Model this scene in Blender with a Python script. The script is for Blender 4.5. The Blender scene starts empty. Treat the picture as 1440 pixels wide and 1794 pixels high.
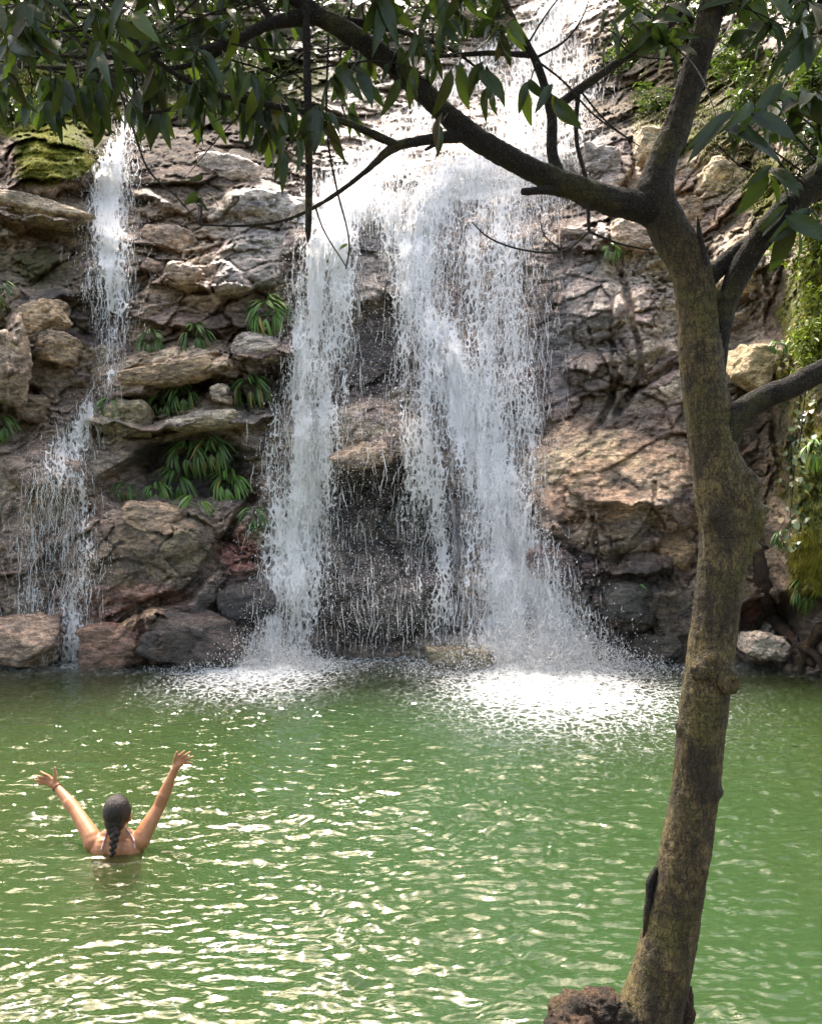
import bpy, math, random
import numpy as np
from mathutils import Vector, Matrix

random.seed(11)
rng = np.random.default_rng(11)
scene = bpy.context.scene
COL = scene.collection

# ------------------------------------------------------------------ camera
F = 1440.0            # focal length in photo pixels (photo is 1440 px wide)
CX, CY = 720.0, 897.0
CAM_H = 2.12          # eye height above the pool
cam_d = bpy.data.cameras.new("camera")
cam = bpy.data.objects.new("camera", cam_d)
COL.objects.link(cam)
cam.location = (0, 0, CAM_H)
cam.rotation_euler = (math.radians(90), 0, 0)
cam_d.sensor_fit = 'HORIZONTAL'
cam_d.sensor_width = 36.0
cam_d.lens = 36.0
cam_d.clip_start = 0.05
cam_d.clip_end = 500
scene.camera = cam

# ------------------------------------------------------------------ light
SUN_EL, SUN_AZ = math.radians(63), math.radians(-24)   # azimuth measured from +Y towards +X
world = bpy.data.worlds.new("World")
scene.world = world
world.use_nodes = True
wn = world.node_tree.nodes
wl = world.node_tree.links
sky = wn.new('ShaderNodeTexSky')
sky.sky_type = 'NISHITA'
sky.sun_disc = False
sky.sun_elevation = SUN_EL
sky.sun_rotation = SUN_AZ
sky.air_density = 1.0
sky.dust_density = 5.0
sky.ozone_density = 1.0
bg = wn['Background']
bg.inputs['Strength'].default_value = 0.15
wb = wn.new('ShaderNodeMix'); wb.data_type = 'RGBA'; wb.blend_type = 'MULTIPLY'
wb.inputs[0].default_value = 1.0
wb.inputs[7].default_value = (1.08, 0.96, 0.80, 1)      # daylight white balance over the whole sky
wl.new(sky.outputs['Color'], wb.inputs[6])
wl.new(wb.outputs[2], bg.inputs['Color'])

sun_d = bpy.data.lights.new("sun", 'SUN')
sun_d.energy = 1.9
sun_d.angle = math.radians(7.0)
sun_d.color = (1.0, 0.975, 0.94)
sun = bpy.data.objects.new("sun", sun_d)
COL.objects.link(sun)
sdir = Vector((math.sin(SUN_AZ) * math.cos(SUN_EL), math.cos(SUN_AZ) * math.cos(SUN_EL), math.sin(SUN_EL)))
sun.rotation_euler = sdir.to_track_quat('Z', 'Y').to_euler()
sun.location = sdir * 40

scene.view_settings.view_transform = 'Standard'
scene.view_settings.look = 'None'
scene.view_settings.exposure = 2.58
scene.view_settings.gamma = 1.0
scene.view_settings.use_curve_mapping = False
scene.render.engine = 'CYCLES'
cy = scene.cycles
cy.use_denoising = True
cy.max_bounces = 8
cy.diffuse_bounces = 3
cy.glossy_bounces = 3
cy.transmission_bounces = 4
cy.transparent_max_bounces = 24
cy.volume_bounces = 1
cy.sample_clamp_indirect = 6.0
cy.caustics_reflective = False
cy.caustics_refractive = False

# ------------------------------------------------------------------ numpy noise
def _hash(ix, iy, iz, seed):
    with np.errstate(over='ignore'):
        n = (ix.astype(np.uint32) * np.uint32(0x8da6b343)) ^ (iy.astype(np.uint32) * np.uint32(0xd8163841)) ^ (iz.astype(np.uint32) * np.uint32(0xcb1ab31f))
        n = n ^ np.uint32((seed * 0x9e3779b9 + 0x7f4a7c15) & 0xffffffff)
        n = (n ^ (n >> np.uint32(16))) * np.uint32(0x7feb352d)
        n = (n ^ (n >> np.uint32(15))) * np.uint32(0x846ca68b)
        n = n ^ (n >> np.uint32(16))
    return n

def _h01(ix, iy, iz, seed):
    return _hash(ix, iy, iz, seed).astype(np.float32) * np.float32(1 / 4294967295.0)

def vnoise(P, seed=0):
    """value noise in [-1,1] on an (n,3) array"""
    P = np.asarray(P, np.float32)
    I = np.floor(P).astype(np.int32)
    f = P - I
    u = f * f * f * (f * (f * 6 - 15) + 10)
    r = np.zeros(len(P), np.float32)
    for dx in (0, 1):
        wx = u[:, 0] if dx else 1 - u[:, 0]
        for dy in (0, 1):
            wy = u[:, 1] if dy else 1 - u[:, 1]
            for dz in (0, 1):
                wz = u[:, 2] if dz else 1 - u[:, 2]
                r += wx * wy * wz * _h01(I[:, 0] + dx, I[:, 1] + dy, I[:, 2] + dz, seed)
    return r * 2 - 1

def fbm(P, octaves=4, seed=0, gain=0.5, lac=2.03):
    r = np.zeros(len(P), np.float32)
    a, s, tot = 1.0, 1.0, 0.0
    for o in range(octaves):
        r += a * vnoise(np.asarray(P) * s + 17.3 * o, seed + o)
        tot += a
        a *= gain
        s *= lac
    return r / tot

def ridged(P, octaves=4, seed=0, gain=0.5, lac=2.03):
    r = np.zeros(len(P), np.float32)
    a, s, tot = 1.0, 1.0, 0.0
    for o in range(octaves):
        r += a * (1 - 2 * np.abs(vnoise(np.asarray(P) * s + 9.1 * o, seed + o)))
        tot += a
        a *= gain
        s *= lac
    return r / tot

def worley(P, seed=0, jitter=0.95):
    """returns F1, F2-F1, offset vector to nearest feature, its three random numbers"""
    P = np.asarray(P, np.float32)
    I = np.floor(P).astype(np.int32)
    n = len(P)
    f1 = np.full(n, 9e9, np.float32)
    f2 = np.full(n, 9e9, np.float32)
    off = np.zeros((n, 3), np.float32)
    rnd = np.zeros((n, 3), np.float32)
    for dx in (-1, 0, 1):
        for dy in (-1, 0, 1):
            for dz in (-1, 0, 1):
                c = I + np.array([dx, dy, dz], np.int32)
                j = np.stack([_h01(c[:, 0], c[:, 1], c[:, 2], seed + k) for k in (1, 2, 3)], 1)
                d = P - (c + 0.5 + (j - 0.5) * jitter)
                q = (d * d).sum(1)
                m = q < f1
                f2 = np.where(m, f1, np.minimum(f2, q))
                f1 = np.where(m, q, f1)
                off[m] = d[m]
                rnd[m] = j[m]
    rnd = np.modf(rnd * 37.77)[0]
    f1 = np.sqrt(f1)
    return f1, np.sqrt(f2) - f1, off, rnd

def sstep(a, b, x):
    t = np.clip((x - a) / (b - a), 0, 1)
    return t * t * (3 - 2 * t)

def facets(P, scale, seed, rot, stretch, tilt=0.8, step=0.5, crack=0.0, cw=0.08):
    """blocky fractured relief: every Worley cell is a tilted plane of its own, cells parted by joints"""
    R = np.array(Matrix.Rotation(rot, 3, 'Y'), np.float32)
    Q = (P @ R.T) / (scale * np.array(stretch, np.float32))
    f1, e, off, rnd = worley(Q, seed)
    nrm = rnd * 2 - 1
    h = (off[:, 0] * nrm[:, 0] + off[:, 2] * nrm[:, 1]) * tilt + (rnd[:, 2] - 0.5) * step
    if crack:
        h = h - crack * (1 - sstep(0, cw, e))
    return h, e, rnd

# ------------------------------------------------------------------ pixel <-> world
def W(px, py, D):
    """world position of the photo point (px,py) lying D metres in front of the camera plane"""
    return np.stack([(np.asarray(px) - CX) / F * D, np.asarray(D) + 0 * np.asarray(px), CAM_H - (np.asarray(py) - CY) / F * D], -1)

def Wv(px, py, D):
    return Vector(((px - CX) / F * D, D, CAM_H - (py - CY) / F * D))

# ------------------------------------------------------------------ object helpers
def tag(o, label=None, cat=None, group=None, kind=None):
    if label: o['label'] = label
    if cat: o['category'] = cat
    if group: o['group'] = group
    if kind: o['kind'] = kind
    return o

def link(name, me, parent=None, mat=None):
    o = bpy.data.objects.new(name, me)
    COL.objects.link(o)
    if parent is not None:
        o.parent = parent
        off, q = Vector((0, 0, 0)), parent
        while q is not None:            # child meshes are written in world coordinates
            off += q.location
            q = q.parent
        o.location = -off
    if mat is not None and me is not None:
        me.materials.clear()
        me.materials.append(mat)
    return o

def empty(name, loc=(0, 0, 0)):
    o = bpy.data.objects.new(name, None)
    o.empty_display_size = 0.1
    COL.objects.link(o)
    o.location = loc
    return o

def mesh_np(name, V, faces, smooth=True):
    """faces: (m,k) int array, k = 3 or 4"""
    V = np.asarray(V, np.float32)
    faces = np.asarray(faces, np.int32)
    k = faces.shape[1]
    me = bpy.data.meshes.new(name)
    me.vertices.add(len(V))
    me.vertices.foreach_set('co', V.ravel())
    me.loops.add(faces.size)
    me.loops.foreach_set('vertex_index', faces.ravel())
    me.polygons.add(len(faces))
    me.polygons.foreach_set('loop_start', np.arange(len(faces), dtype=np.int32) * k)
    me.polygons.foreach_set('loop_total', np.full(len(faces), k, np.int32))
    if smooth:
        me.polygons.foreach_set('use_smooth', np.ones(len(faces), bool))
    me.update(calc_edges=True)
    return me

def grid_faces(nr, nc):
    i = np.arange(nr - 1)[:, None] * nc + np.arange(nc - 1)[None, :]
    return np.stack([i, i + 1, i + 1 + nc, i + nc], -1).reshape(-1, 4)

def attr_f(me, name, vals):
    a = me.attributes.new(name, 'FLOAT', 'POINT')
    a.data.foreach_set('value', np.asarray(vals, np.float32).ravel())

def attr_c(me, name, vals):
    a = me.attributes.new(name, 'FLOAT_COLOR', 'POINT')
    v = np.asarray(vals, np.float32)
    if v.shape[1] == 3:
        v = np.concatenate([v, np.ones((len(v), 1), np.float32)], 1)
    a.data.foreach_set('color', v.ravel())

class NT:
    """small node-tree helper"""
    def __init__(s, name):
        s.m = bpy.data.materials.new(name)
        s.m.use_nodes = True
        s.t = s.m.node_tree
        s.t.nodes.clear()
        s.out = s.t.nodes.new('ShaderNodeOutputMaterial')
    def n(s, typ, ins=None, **kw):
        nd = s.t.nodes.new(typ)
        for k, v in kw.items():
            setattr(nd, k, v)
        for k, v in (ins or {}).items():
            sock = nd.inputs[k]
            if isinstance(v, bpy.types.NodeSocket):
                s.t.links.new(v, sock)
            else:
                sock.default_value = v
        return nd
    def math(s, op, a, b=0.0, c=None, clamp=False):
        nd = s.n('ShaderNodeMath', {0: a, 1: b}, operation=op, use_clamp=clamp)
        if c is not None:
            if isinstance(c, bpy.types.NodeSocket): s.t.links.new(c, nd.inputs[2])
            else: nd.inputs[2].default_value = c
        return nd.outputs[0]
    def attr(s, name, out='Fac'):
        return s.n('ShaderNodeAttribute', attribute_name=name).outputs[out]
    def noise(s, vec, scale, detail=4, rough=0.55, dist=0.0, out='Fac'):
        return s.n('ShaderNodeTexNoise', {'Vector': vec, 'Scale': scale, 'Detail': detail, 'Roughness': rough, 'Distortion': dist}).outputs[out]
    def ramp(s, fac, stops):
        nd = s.n('ShaderNodeValToRGB', {'Fac': fac})
        e = nd.color_ramp.elements
        while len(e) < len(stops): e.new(0.5)
        for el, (p, c) in zip(e, stops):
            el.position = p
            el.color = c if len(c) == 4 else (*c, 1)
        return nd.outputs['Color']
    def mix(s, fac, a, b, blend='MIX'):
        nd = s.n('ShaderNodeMix', data_type='RGBA', blend_type=blend)
        for k, v in ((0, fac), (6, a), (7, b)):
            if isinstance(v, bpy.types.NodeSocket): s.t.links.new(v, nd.inputs[k])
            else: nd.inputs[k].default_value = v if k == 0 or len(v) == 4 else (*v, 1)
        return nd.outputs[2]
    def maprange(s, v, a, b, c=0.0, d=1.0, smooth=True):
        return s.n('ShaderNodeMapRange', {0: v, 1: a, 2: b, 3: c, 4: d}, interpolation_type='SMOOTHSTEP' if smooth else 'LINEAR').outputs[0]
    def surf(s, sock):
        s.t.links.new(sock, s.out.inputs['Surface'])
        return s.m
# ================================================================== materials of the setting
def rock_material():
    t = NT("wet_rock")
    pos = t.n('ShaderNodeNewGeometry').outputs['Position']
    tint = t.attr('tint', 'Color')
    wet = t.attr('wet')
    moss = t.attr('moss')
    mp = t.n('ShaderNodeMapping', {'Vector': pos, 'Rotation': (0.3, 0.35, 0.2), 'Scale': (1.0, 1.0, 2.6)}).outputs[0]
    n1 = t.noise(mp, 2.2, 6, 0.62)
    n2 = t.noise(mp, 9.0, 6, 0.65, 0.6)
    n3 = t.noise(mp, 42.0, 4, 0.7)
    c = t.mix(t.maprange(n1, 0.32, 0.68), (0.62, 0.62, 0.64), (1.3, 1.22, 1.12))
    col = t.mix(1.0, tint, c, 'MULTIPLY')
    c2 = t.mix(t.maprange(n2, 0.38, 0.62), (0.42, 0.40, 0.38), (1.42, 1.4, 1.38))
    col = t.mix(0.85, col, c2, 'MULTIPLY')
    c3 = t.mix(t.maprange(n3, 0.4, 0.62), (0.45, 0.43, 0.42), (1.45, 1.45, 1.43))
    col = t.mix(0.7, col, c3, 'MULTIPLY')
    # pale mineral veins
    v = t.n('ShaderNodeTexVoronoi', {'Vector': t.mix(0.12, mp, t.noise(pos, 3.0, 3, 0.6, 0, 'Color')), 'Scale': 2.4}, feature='DISTANCE_TO_EDGE').outputs['Distance']
    vein = t.math('MULTIPLY', t.maprange(v, 0.0, 0.02, 1, 0), t.maprange(n1, 0.5, 0.7))
    col = t.mix(t.math('MULTIPLY', vein, 0.5), col, (0.26, 0.24, 0.2))
    # moss
    mn = t.noise(pos, 30.0, 5, 0.7)
    mcol = t.mix(t.maprange(mn, 0.35, 0.7), (0.045, 0.052, 0.008), (0.20, 0.21, 0.03))
    mf = t.maprange(t.math('ADD', moss, t.math('MULTIPLY', t.math('SUBTRACT', n2, 0.5), 0.9)), 0.35, 0.6)
    col = t.mix(mf, col, mcol)
    rough = t.math('ADD', t.maprange(wet, 0.0, 1.0, 0.8, 0.16, False), t.math('MULTIPLY', t.math('SUBTRACT', n3, 0.5), 0.35), clamp=True)
    rough = t.math('MAXIMUM', rough, t.math('MULTIPLY', mf, 0.9))
    bsum = t.math('ADD', t.math('MULTIPLY', n2, 0.6), t.math('MULTIPLY', n3, 0.28))
    bsum = t.math('ADD', bsum, t.math('MULTIPLY', t.math('MULTIPLY', mn, mf), 0.5))
    bump = t.n('ShaderNodeBump', {'Height': bsum, 'Strength': 1.0, 'Distance': 0.08}).outputs[0]
    p = t.n('ShaderNodeBsdfPrincipled', {'Base Color': col, 'Roughness': rough, 'Normal': bump, 'Specular IOR Level': t.maprange(wet, 0, 1, 0.08, 0.8)})
    return t.surf(p.outputs[0])

ROCK = rock_material()
ROCK_DIM = 1.2       # everything here is soaked: wet stone is about half as bright as dry

# ================================================================== the cliff
# control depths: rows are photo heights, columns photo widths; the wall leans back as it rises and swings towards the viewer at the right
c_px = [-520, 0, 200, 400, 600, 750, 900, 1050, 1200, 1330, 1400, 1460, 1600, 2050]
c_py = [-260, 0, 150, 250, 350, 450, 600, 720, 850, 1000, 1160, 1300]
c_D = np.array([
 [16.0, 19.0, 21.0, 22.0, 23.0, 24.0, 24.5, 24.0, 21.0, 18.0, 15.5, 14.0, 12.0, 9.5],
 [14.0, 16.5, 17.5, 18.5, 19.5, 20.2, 20.5, 19.0, 17.0, 14.8, 13.2, 12.2, 10.6, 8.2],
 [12.5, 15.0, 16.0, 16.6, 17.2, 18.0, 18.3, 16.8, 15.2, 13.6, 12.3, 11.5, 10.0, 7.6],
 [11.6, 13.6, 14.4, 15.0, 15.6, 16.0, 16.2, 15.2, 14.2, 13.0, 11.7, 11.0, 9.6, 7.2],
 [11.0, 12.7, 13.4, 13.8, 14.2, 14.6, 14.8, 14.2, 13.5, 12.5, 11.2, 10.6, 9.2, 7.0],
 [10.6, 12.3, 12.8, 13.0, 13.2, 13.5, 13.8, 13.4, 13.0, 12.2, 10.9, 10.4, 9.0, 6.8],
 [10.4, 12.0, 12.5, 12.6, 12.8, 13.0, 13.1, 12.9, 12.6, 12.0, 10.7, 10.2, 8.9, 6.8],
 [10.3, 11.9, 12.3, 12.3, 12.5, 12.6, 12.7, 12.5, 12.2, 11.8, 10.7, 10.1, 8.8, 6.8],
 [10.2, 11.8, 12.1, 12.1, 12.4, 12.4, 12.4, 12.0, 11.8, 11.6, 10.6, 10.1, 8.8, 6.8],
 [10.2, 11.8, 11.9, 11.9, 12.3, 12.2, 12.1, 11.8, 11.6, 11.5, 10.7, 10.2, 8.8, 6.8],
 [10.2, 11.7, 11.7, 11.7, 12.0, 11.9, 11.8, 11.7, 11.5, 11.4, 10.9, 10.4, 8.9, 6.8],
 [10.0, 11.5, 11.5, 11.5, 11.7, 11.7, 11.6, 11.5, 11.3, 11.2, 10.8, 10.3, 8.9, 6.8]], float)

gpx = np.concatenate([np.arange(-520, -40, 9), np.arange(-40, 1480, 2.35), np.arange(1480, 2050, 9)])
gpy = np.concatenate([np.arange(-70, -12, 6), np.arange(-12, 1190, 2.35), np.arange(1190, 1300, 8)])
NR, NC = len(gpy), len(gpx)
PX, PY = np.meshgrid(gpx, gpy)

def smooth_interp(x, xp, M, axis):
    """Catmull-Rom-like (monotone cubic Hermite) interpolation of M along axis"""
    xp = np.asarray(xp, float)
    M = np.moveaxis(M, axis, 0)
    d = np.diff(M, axis=0) / np.diff(xp).reshape((-1,) + (1,) * (M.ndim - 1))
    m = np.concatenate([d[:1], (d[:-1] + d[1:]) / 2, d[-1:]])
    k = np.clip(np.searchsorted(xp, x) - 1, 0, len(xp) - 2)
    h = (xp[k + 1] - xp[k])
    t = ((x - xp[k]) / h)
    sh = (-1,) + (1,) * (M.ndim - 1)
    t, h = t.reshape(sh), h.reshape(sh)
    r = (2*t**3-3*t**2+1)*M[k] + (t**3-2*t**2+t)*h*m[k] + (-2*t**3+3*t**2)*M[k+1] + (t**3-t**2)*h*m[k+1]
    return np.moveaxis(r, 0, axis)

D0 = smooth_interp(gpy, c_py, c_D, 0)
D0 = smooth_interp(gpx, c_px, D0, 1)

# warp so that hand-placed features get irregular outlines
PP = np.stack([PX.ravel() / 90, PY.ravel() / 90, 0 * PX.ravel()], 1)
wx = (fbm(PP, 3, 501) * 26 + fbm(PP * 4, 2, 511) * 7).reshape(NR, NC)
wy = (fbm(PP, 3, 601) * 26 + fbm(PP * 4, 2, 611) * 7).reshape(NR, NC)
QX, QY = PX + wx, PY + wy

def ell(cx, cy, rx, ry, rot=0.0, warp=1.0):
    c, s = math.cos(math.radians(rot)), math.sin(math.radians(rot))
    x = PX + wx * warp - cx
    y = PY + wy * warp - cy
    return np.sqrt(((x * c + y * s) / rx) ** 2 + ((-x * s + y * c) / ry) ** 2)

RG = np.zeros((NR, NC))       # relief towards the viewer, metres
def dome(cx, cy, rx, ry, amt, rot=0, warp=1.0, p=0.5):
    global RG
    r = ell(cx, cy, rx, ry, rot, warp)
    RG = RG + amt * np.clip(1 - r * r, 0, 1) ** p
def pit(cx, cy, rx, ry, amt, rot=0, warp=1.0, soft=0.45):
    global RG
    r = ell(cx, cy, rx, ry, rot, warp)
    RG = RG - amt * (1 - sstep(1 - soft, 1 + soft * 0.5, r))
def ledge(cx, cy, half, above, below, amt, rot=0, under=0.3):
    """a shelf: swells out from above, ends in a sharp lip and is undercut below it"""
    global RG
    c, s = math.cos(math.radians(rot)), math.sin(math.radians(rot))
    x, y = QX - cx, QY - cy
    a, v = x * c + y * s, -x * s + y * c
    end = 1 - sstep(0.65, 1.05, np.abs(a) / half)
    up = np.clip(1 + v / above, 0, 1) ** 1.4 * (v <= 0)
    dn = np.clip(1 - v / below, 0, 1) ** 0.6 * (v > 0)
    RG = RG + end * (amt * up + (-under) * dn + amt * np.clip(1 - v / (0.12 * below + 3), 0, 1) * (v > 0))
def crack(pts, w, amt):
    global RG
    best = np.full((NR, NC), 1e9)
    for (x0, y0), (x1, y1) in zip(pts[:-1], pts[1:]):
        dx, dy = x1 - x0, y1 - y0
        t = np.clip(((PX + wx * 0.5 - x0) * dx + (PY + wy * 0.5 - y0) * dy) / (dx * dx + dy * dy), 0, 1)
        best = np.minimum(best, np.hypot(PX + wx * 0.5 - x0 - t * dx, PY + wy * 0.5 - y0 - t * dy))
    RG = RG - amt * (1 - sstep(0.2 * w, w, best))

# --- left side
dome(90, 285, 95, 70, 0.9)
ledge(70, 385, 95, 55, 60, 0.45, 8, 0.2)
pit(60, 460, 90, 60, 0.35)
dome(75, 585, 70, 55, 0.4, -15)
dome(15, 640, 28, 95, 0.8)
pit(150, 560, 60, 40, 0.45)
pit(35, 735, 50, 55, 0.35)
dome(320, 300, 170, 80, 0.5, 20)
dome(465, 360, 75, 42, 0.55, 10, 0.5)
dome(265, 360, 50, 26, 0.35, 20)
pit(255, 358, 26, 10, 0.35, 0)
ledge(330, 490, 48, 34, 16, 0.45, 12, 0.12)
dome(440, 450, 80, 60, 0.35)
ledge(300, 560, 120, 80, 30, 0.2, 10, 0.1)
dome(310, 650, 150, 42, 0.5, -8)
pit(310, 690, 100, 26, 0.4, -8)
dome(385, 688, 26, 22, 0.55, 0, 0.4)
ledge(455, 615, 60, 40, 60, 0.5, 0, 0.35)
pit(470, 680, 50, 50, 0.35)
ledge(370, 745, 130, 26, 30, 0.5, -4, 0.2)
ledge(225, 740, 75, 55, 30, 0.5, 8, 0.2)
pit(360, 830, 115, 62, 0.7, 0)
pit(220, 850, 60, 30, 0.45)
dome(440, 790, 40, 26, 0.35, 10)
dome(255, 990, 135, 115, 0.75, 10)
dome(300, 920, 90, 50, 0.25)
dome(400, 1060, 85, 75, 0.45, -35)
dome(425, 960, 55, 60, 0.3)
dome(225, 1120, 90, 60, 0.65, 0)
dome(335, 1125, 95, 50, 0.5, 12)
dome(60, 1120, 75, 48, 0.65)
crack([(450, 870), (395, 945), (330, 1040), (200, 1085)], 15, 0.45)
crack([(250, 1080), (265, 1160)], 9, 0.3)
crack([(395, 945), (470, 985)], 8, 0.25)
dome(90, 830, 75, 45, 0.5, 20)
# --- centre
dome(560, 420, 70, 45, 0.55)
dome(690, 340, 110, 55, 0.5)
ledge(660, 525, 70, 60, 50, 0.25, 0, 0.15)
pit(650, 620, 75, 85, 0.25)
dome(660, 765, 95, 70, 0.6, -12)
ledge(650, 820, 85, 40, 70, 0.25, -6, 0.25)
pit(650, 900, 85, 85, 0.3)
dome(680, 1050, 130, 70, 0.5)
dome(800, 1150, 90, 40, 0.5)
ledge(800, 630, 60, 50, 50, 0.35, 30, 0.1)
dome(770, 300, 90, 40, 0.4)
dome(900, 480, 80, 110, 0.3)
dome(905, 680, 50, 50, 0.35)
# --- right
dome(1030, 520, 75, 80, 0.5, 10)
dome(1010, 410, 70, 40, 0.4, 10)
ledge(1015, 432, 55, 20, 16, 0.2, 8, 0.25)
dome(1110, 420, 70, 60, 0.4)
dome(1150, 255, 60, 40, 0.5)
dome(1050, 300, 50, 45, 0.4)
dome(1120, 560, 45, 90, 0.35, 10)
crack([(1085, 420), (1105, 520), (1120, 650), (1085, 720)], 10, 0.22)
crack([(1065, 600), (1075, 700), (1040, 760)], 8, 0.2)
crack([(1100, 690), (1170, 640), (1205, 640)], 9, 0.3)
dome(1030, 650, 55, 40, 0.4)
dome(1070, 860, 160, 120, 0.7, 5)
dome(960, 900, 60, 50, 0.3)
ledge(1090, 885, 90, 30, 40, 0.2, 8, 0.15)
pit(1000, 900, 22, 40, 0.25)
dome(990, 970, 80, 60, 0.35)
dome(1120, 1060, 80, 90, 0.3)
ledge(1110, 1010, 90, 30, 40, 0.2, 0, 0.2)
pit(1100, 1130, 90, 30, 0.3)
crack([(1035, 900), (1055, 1000), (1030, 1060)], 6, 0.1)
crack([(1150, 840), (1140, 960), (1180, 1060)], 6, 0.08)
dome(1320, 640, 50, 45, 0.6)
dome(1300, 470, 60, 70, 0.3)
pit(1330, 760, 40, 120, 0.4)
pit(1350, 1090, 55, 40, 0.45)
dome(1330, 1130, 50, 26, 0.45)
dome(1420, 800, 60, 240, 0.35)
pit(1378, 780, 22, 110, 0.5)
ledge(1420, 1045, 60, 40, 60, 0.15, 0, 0.5)

# smoothness (water-worn areas carry less fracture)
SM = np.zeros((NR, NC))
for cx, cy_, rx, ry, a in [(320, 300, 190, 90, .35), (660, 755, 110, 70, .6), (1060, 820, 170, 90, .6), (1040, 520, 110, 120, .45), (680, 620, 100, 120, .4), (700, 1050, 180, 110, .35), (255, 980, 140, 100, .35), (860, 350, 180, 300, .3), (465, 360, 80, 45, .5), (1420, 750, 90, 320, .4)]:
    SM = np.maximum(SM, a * (1 - sstep(0.6, 1.1, ell(cx, cy_, rx, ry))))
SM = SM.ravel()

Dl = (D0 - RG).ravel()
P0 = W(PX.ravel(), PY.ravel(), Dl)
rotz = np.interp(P0[:, 0], [-6, -1, 2, 6], [0.25, 0.15, -0.5, -0.9])
wq = P0 + 0.30 * np.stack([fbm(P0 * 0.9, 3, 66), fbm(P0 * 0.9, 3, 67), fbm(P0 * 0.9, 3, 68)], 1)
f_big, e_big, r_big = facets(wq, 1.35, 21, 0.25, (1.6, 1.0, 0.8), 0.6, 0.55, 0.22, 0.04)
wP = wq + 0.16 * np.stack([fbm(P0 * 2.6, 3, 71), fbm(P0 * 2.6, 3, 72), fbm(P0 * 2.6, 3, 73)], 1)
f_mid, e_mid, r_mid = facets(wP, 0.52, 31, 0.32, (1.8, 1.0, 0.75), 0.85, 0.6, 0.26, 0.075)
wS = wP + 0.05 * np.stack([fbm(P0 * 8, 2, 74), fbm(P0 * 8, 2, 75), fbm(P0 * 8, 2, 76)], 1)
f_sml, e_sml, r_sml = facets(wS, 0.19, 41, 0.45, (2.0, 1.0, 0.7), 0.9, 0.6, 0.22, 0.12)
n_lo = fbm(P0 * 0.8, 3, 81)
m_mid = 0.35 + 0.9 * sstep(-0.3, 0.4, fbm(P0 * 0.7, 3, 83))
m_sml = 0.15 + 1.1 * sstep(-0.2, 0.45, fbm(P0 * 1.1, 3, 85))
st = np.stack([P0[:, 0] * 2.2 + 0.8 * P0[:, 2], P0[:, 1] * 2.0, P0[:, 2] * 6.5 - P0[:, 0] * 1.6], 1) + 0.8 * fbm(P0 * 1.5, 2, 86)[:, None]
n_st = ridged(st, 5, 91, 0.6)
n_fine = fbm(P0 * np.array([10, 10, 16]), 4, 95, 0.62)
rug = 1 - SM
det = 0.25 * n_lo + rug * (0.36 * f_big + 0.26 * m_mid * f_mid + 0.13 * m_sml * f_sml + 0.09 * n_st * (0.4 + m_sml)) + 0.05 * n_fine + 0.02 * SM * n_st
det = det * np.interp(PY.ravel(), [0, 1100, 1160, 1300], [1.2, 0.95, 0.7, 0.7])
DC = (Dl - det).reshape(NR, NC)
VC = W(PX.ravel(), PY.ravel(), DC.ravel())

# --- colour of the stone, with light and shade painted in at places
TAN = (0.42, 0.33, 0.25); BRN = (0.21, 0.14, 0.10); GRY = (0.30, 0.29, 0.28); DRK = (0.065, 0.058, 0.055)
RED = (0.22, 0.10, 0.075); OCH = (0.44, 0.31, 0.17); PUR = (0.22, 0.165, 0.16); BLK = (0.035, 0.033, 0.032)
CREAM = (0.52, 0.42, 0.28)
tint = np.tile(np.array([0.27, 0.205, 0.155]), (NR, NC, 1))
def paint(cx, cy, rx, ry, col, a=1.0, rot=0, soft=0.5):
    global tint
    w = a * (1 - sstep(1 - soft, 1 + soft * 0.4, ell(cx, cy, rx, ry, rot, 1.6)))
    tint = tint * (1 - w[..., None]) + np.array(col) * w[..., None]
WET = np.full((NR, NC), 0.55)
def wetp(cx, cy, rx, ry, v, rot=0):
    global WET
    w = 1 - sstep(0.5, 1.2, ell(cx, cy, rx, ry, rot))
    WET = WET * (1 - w) + v * w
MOSS = np.zeros((NR, NC))
def mossp(cx, cy, rx, ry, v, rot=0):
    global MOSS
    MOSS = np.maximum(MOSS, v * (1 - sstep(0.4, 1.15, ell(cx, cy, rx, ry, rot, 1.4))))
paint(330, 255, 250, 110, (0.075, 0.058, 0.044), .97); paint(60, 220, 150, 60, (.06, .055, .02), .9); paint(1080, 150, 110, 170, (.13, .11, .085), .8)  # upward slabs tinted darker to offset the strong sun on them
paint(60, 380, 110, 40, TAN, .9)
paint(60, 470, 90, 60, (0.14, 0.115, 0.05), .8)
paint(80, 580, 90, 60, TAN, .8)
paint(330, 450, 130, 90, (0.36, 0.26, 0.19), .7)
paint(450, 430, 90, 90, GRY, .8)
paint(370, 540, 150, 80, BRN, .7)
paint(320, 640, 140, 40, (0.38, 0.29, 0.2), .8)
paint(140, 560, 90, 60, DRK, .7)
paint(100, 660, 110, 70, BRN, .7)
paint(400, 745, 130, 30, (0.42, 0.36, 0.29), .8)
paint(220, 740, 70, 50, (0.26, 0.22, 0.15), .8)
paint(350, 830, 140, 66, BLK, .95); paint(310, 695, 110, 24, BLK, .8)  # shade of the fern hollows painted in as near-black
paint(450, 690, 60, 70, DRK, .6)
paint(240, 960, 130, 70, (0.15, 0.115, 0.06), .9)
paint(230, 1050, 130, 50, (0.30, 0.16, 0.11), .9)
paint(80, 950, 130, 130, (0.3, 0.21, 0.16), .7)
paint(400, 1060, 90, 80, DRK, .9, -30)
paint(425, 985, 45, 50, (0.26, 0.09, 0.07), .9, 60)
paint(270, 1085, 60, 20, OCH, .8)
paint(230, 1130, 90, 40, (0.24, 0.13, 0.10), .8)
paint(350, 1120, 80, 40, DRK, .8)
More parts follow.
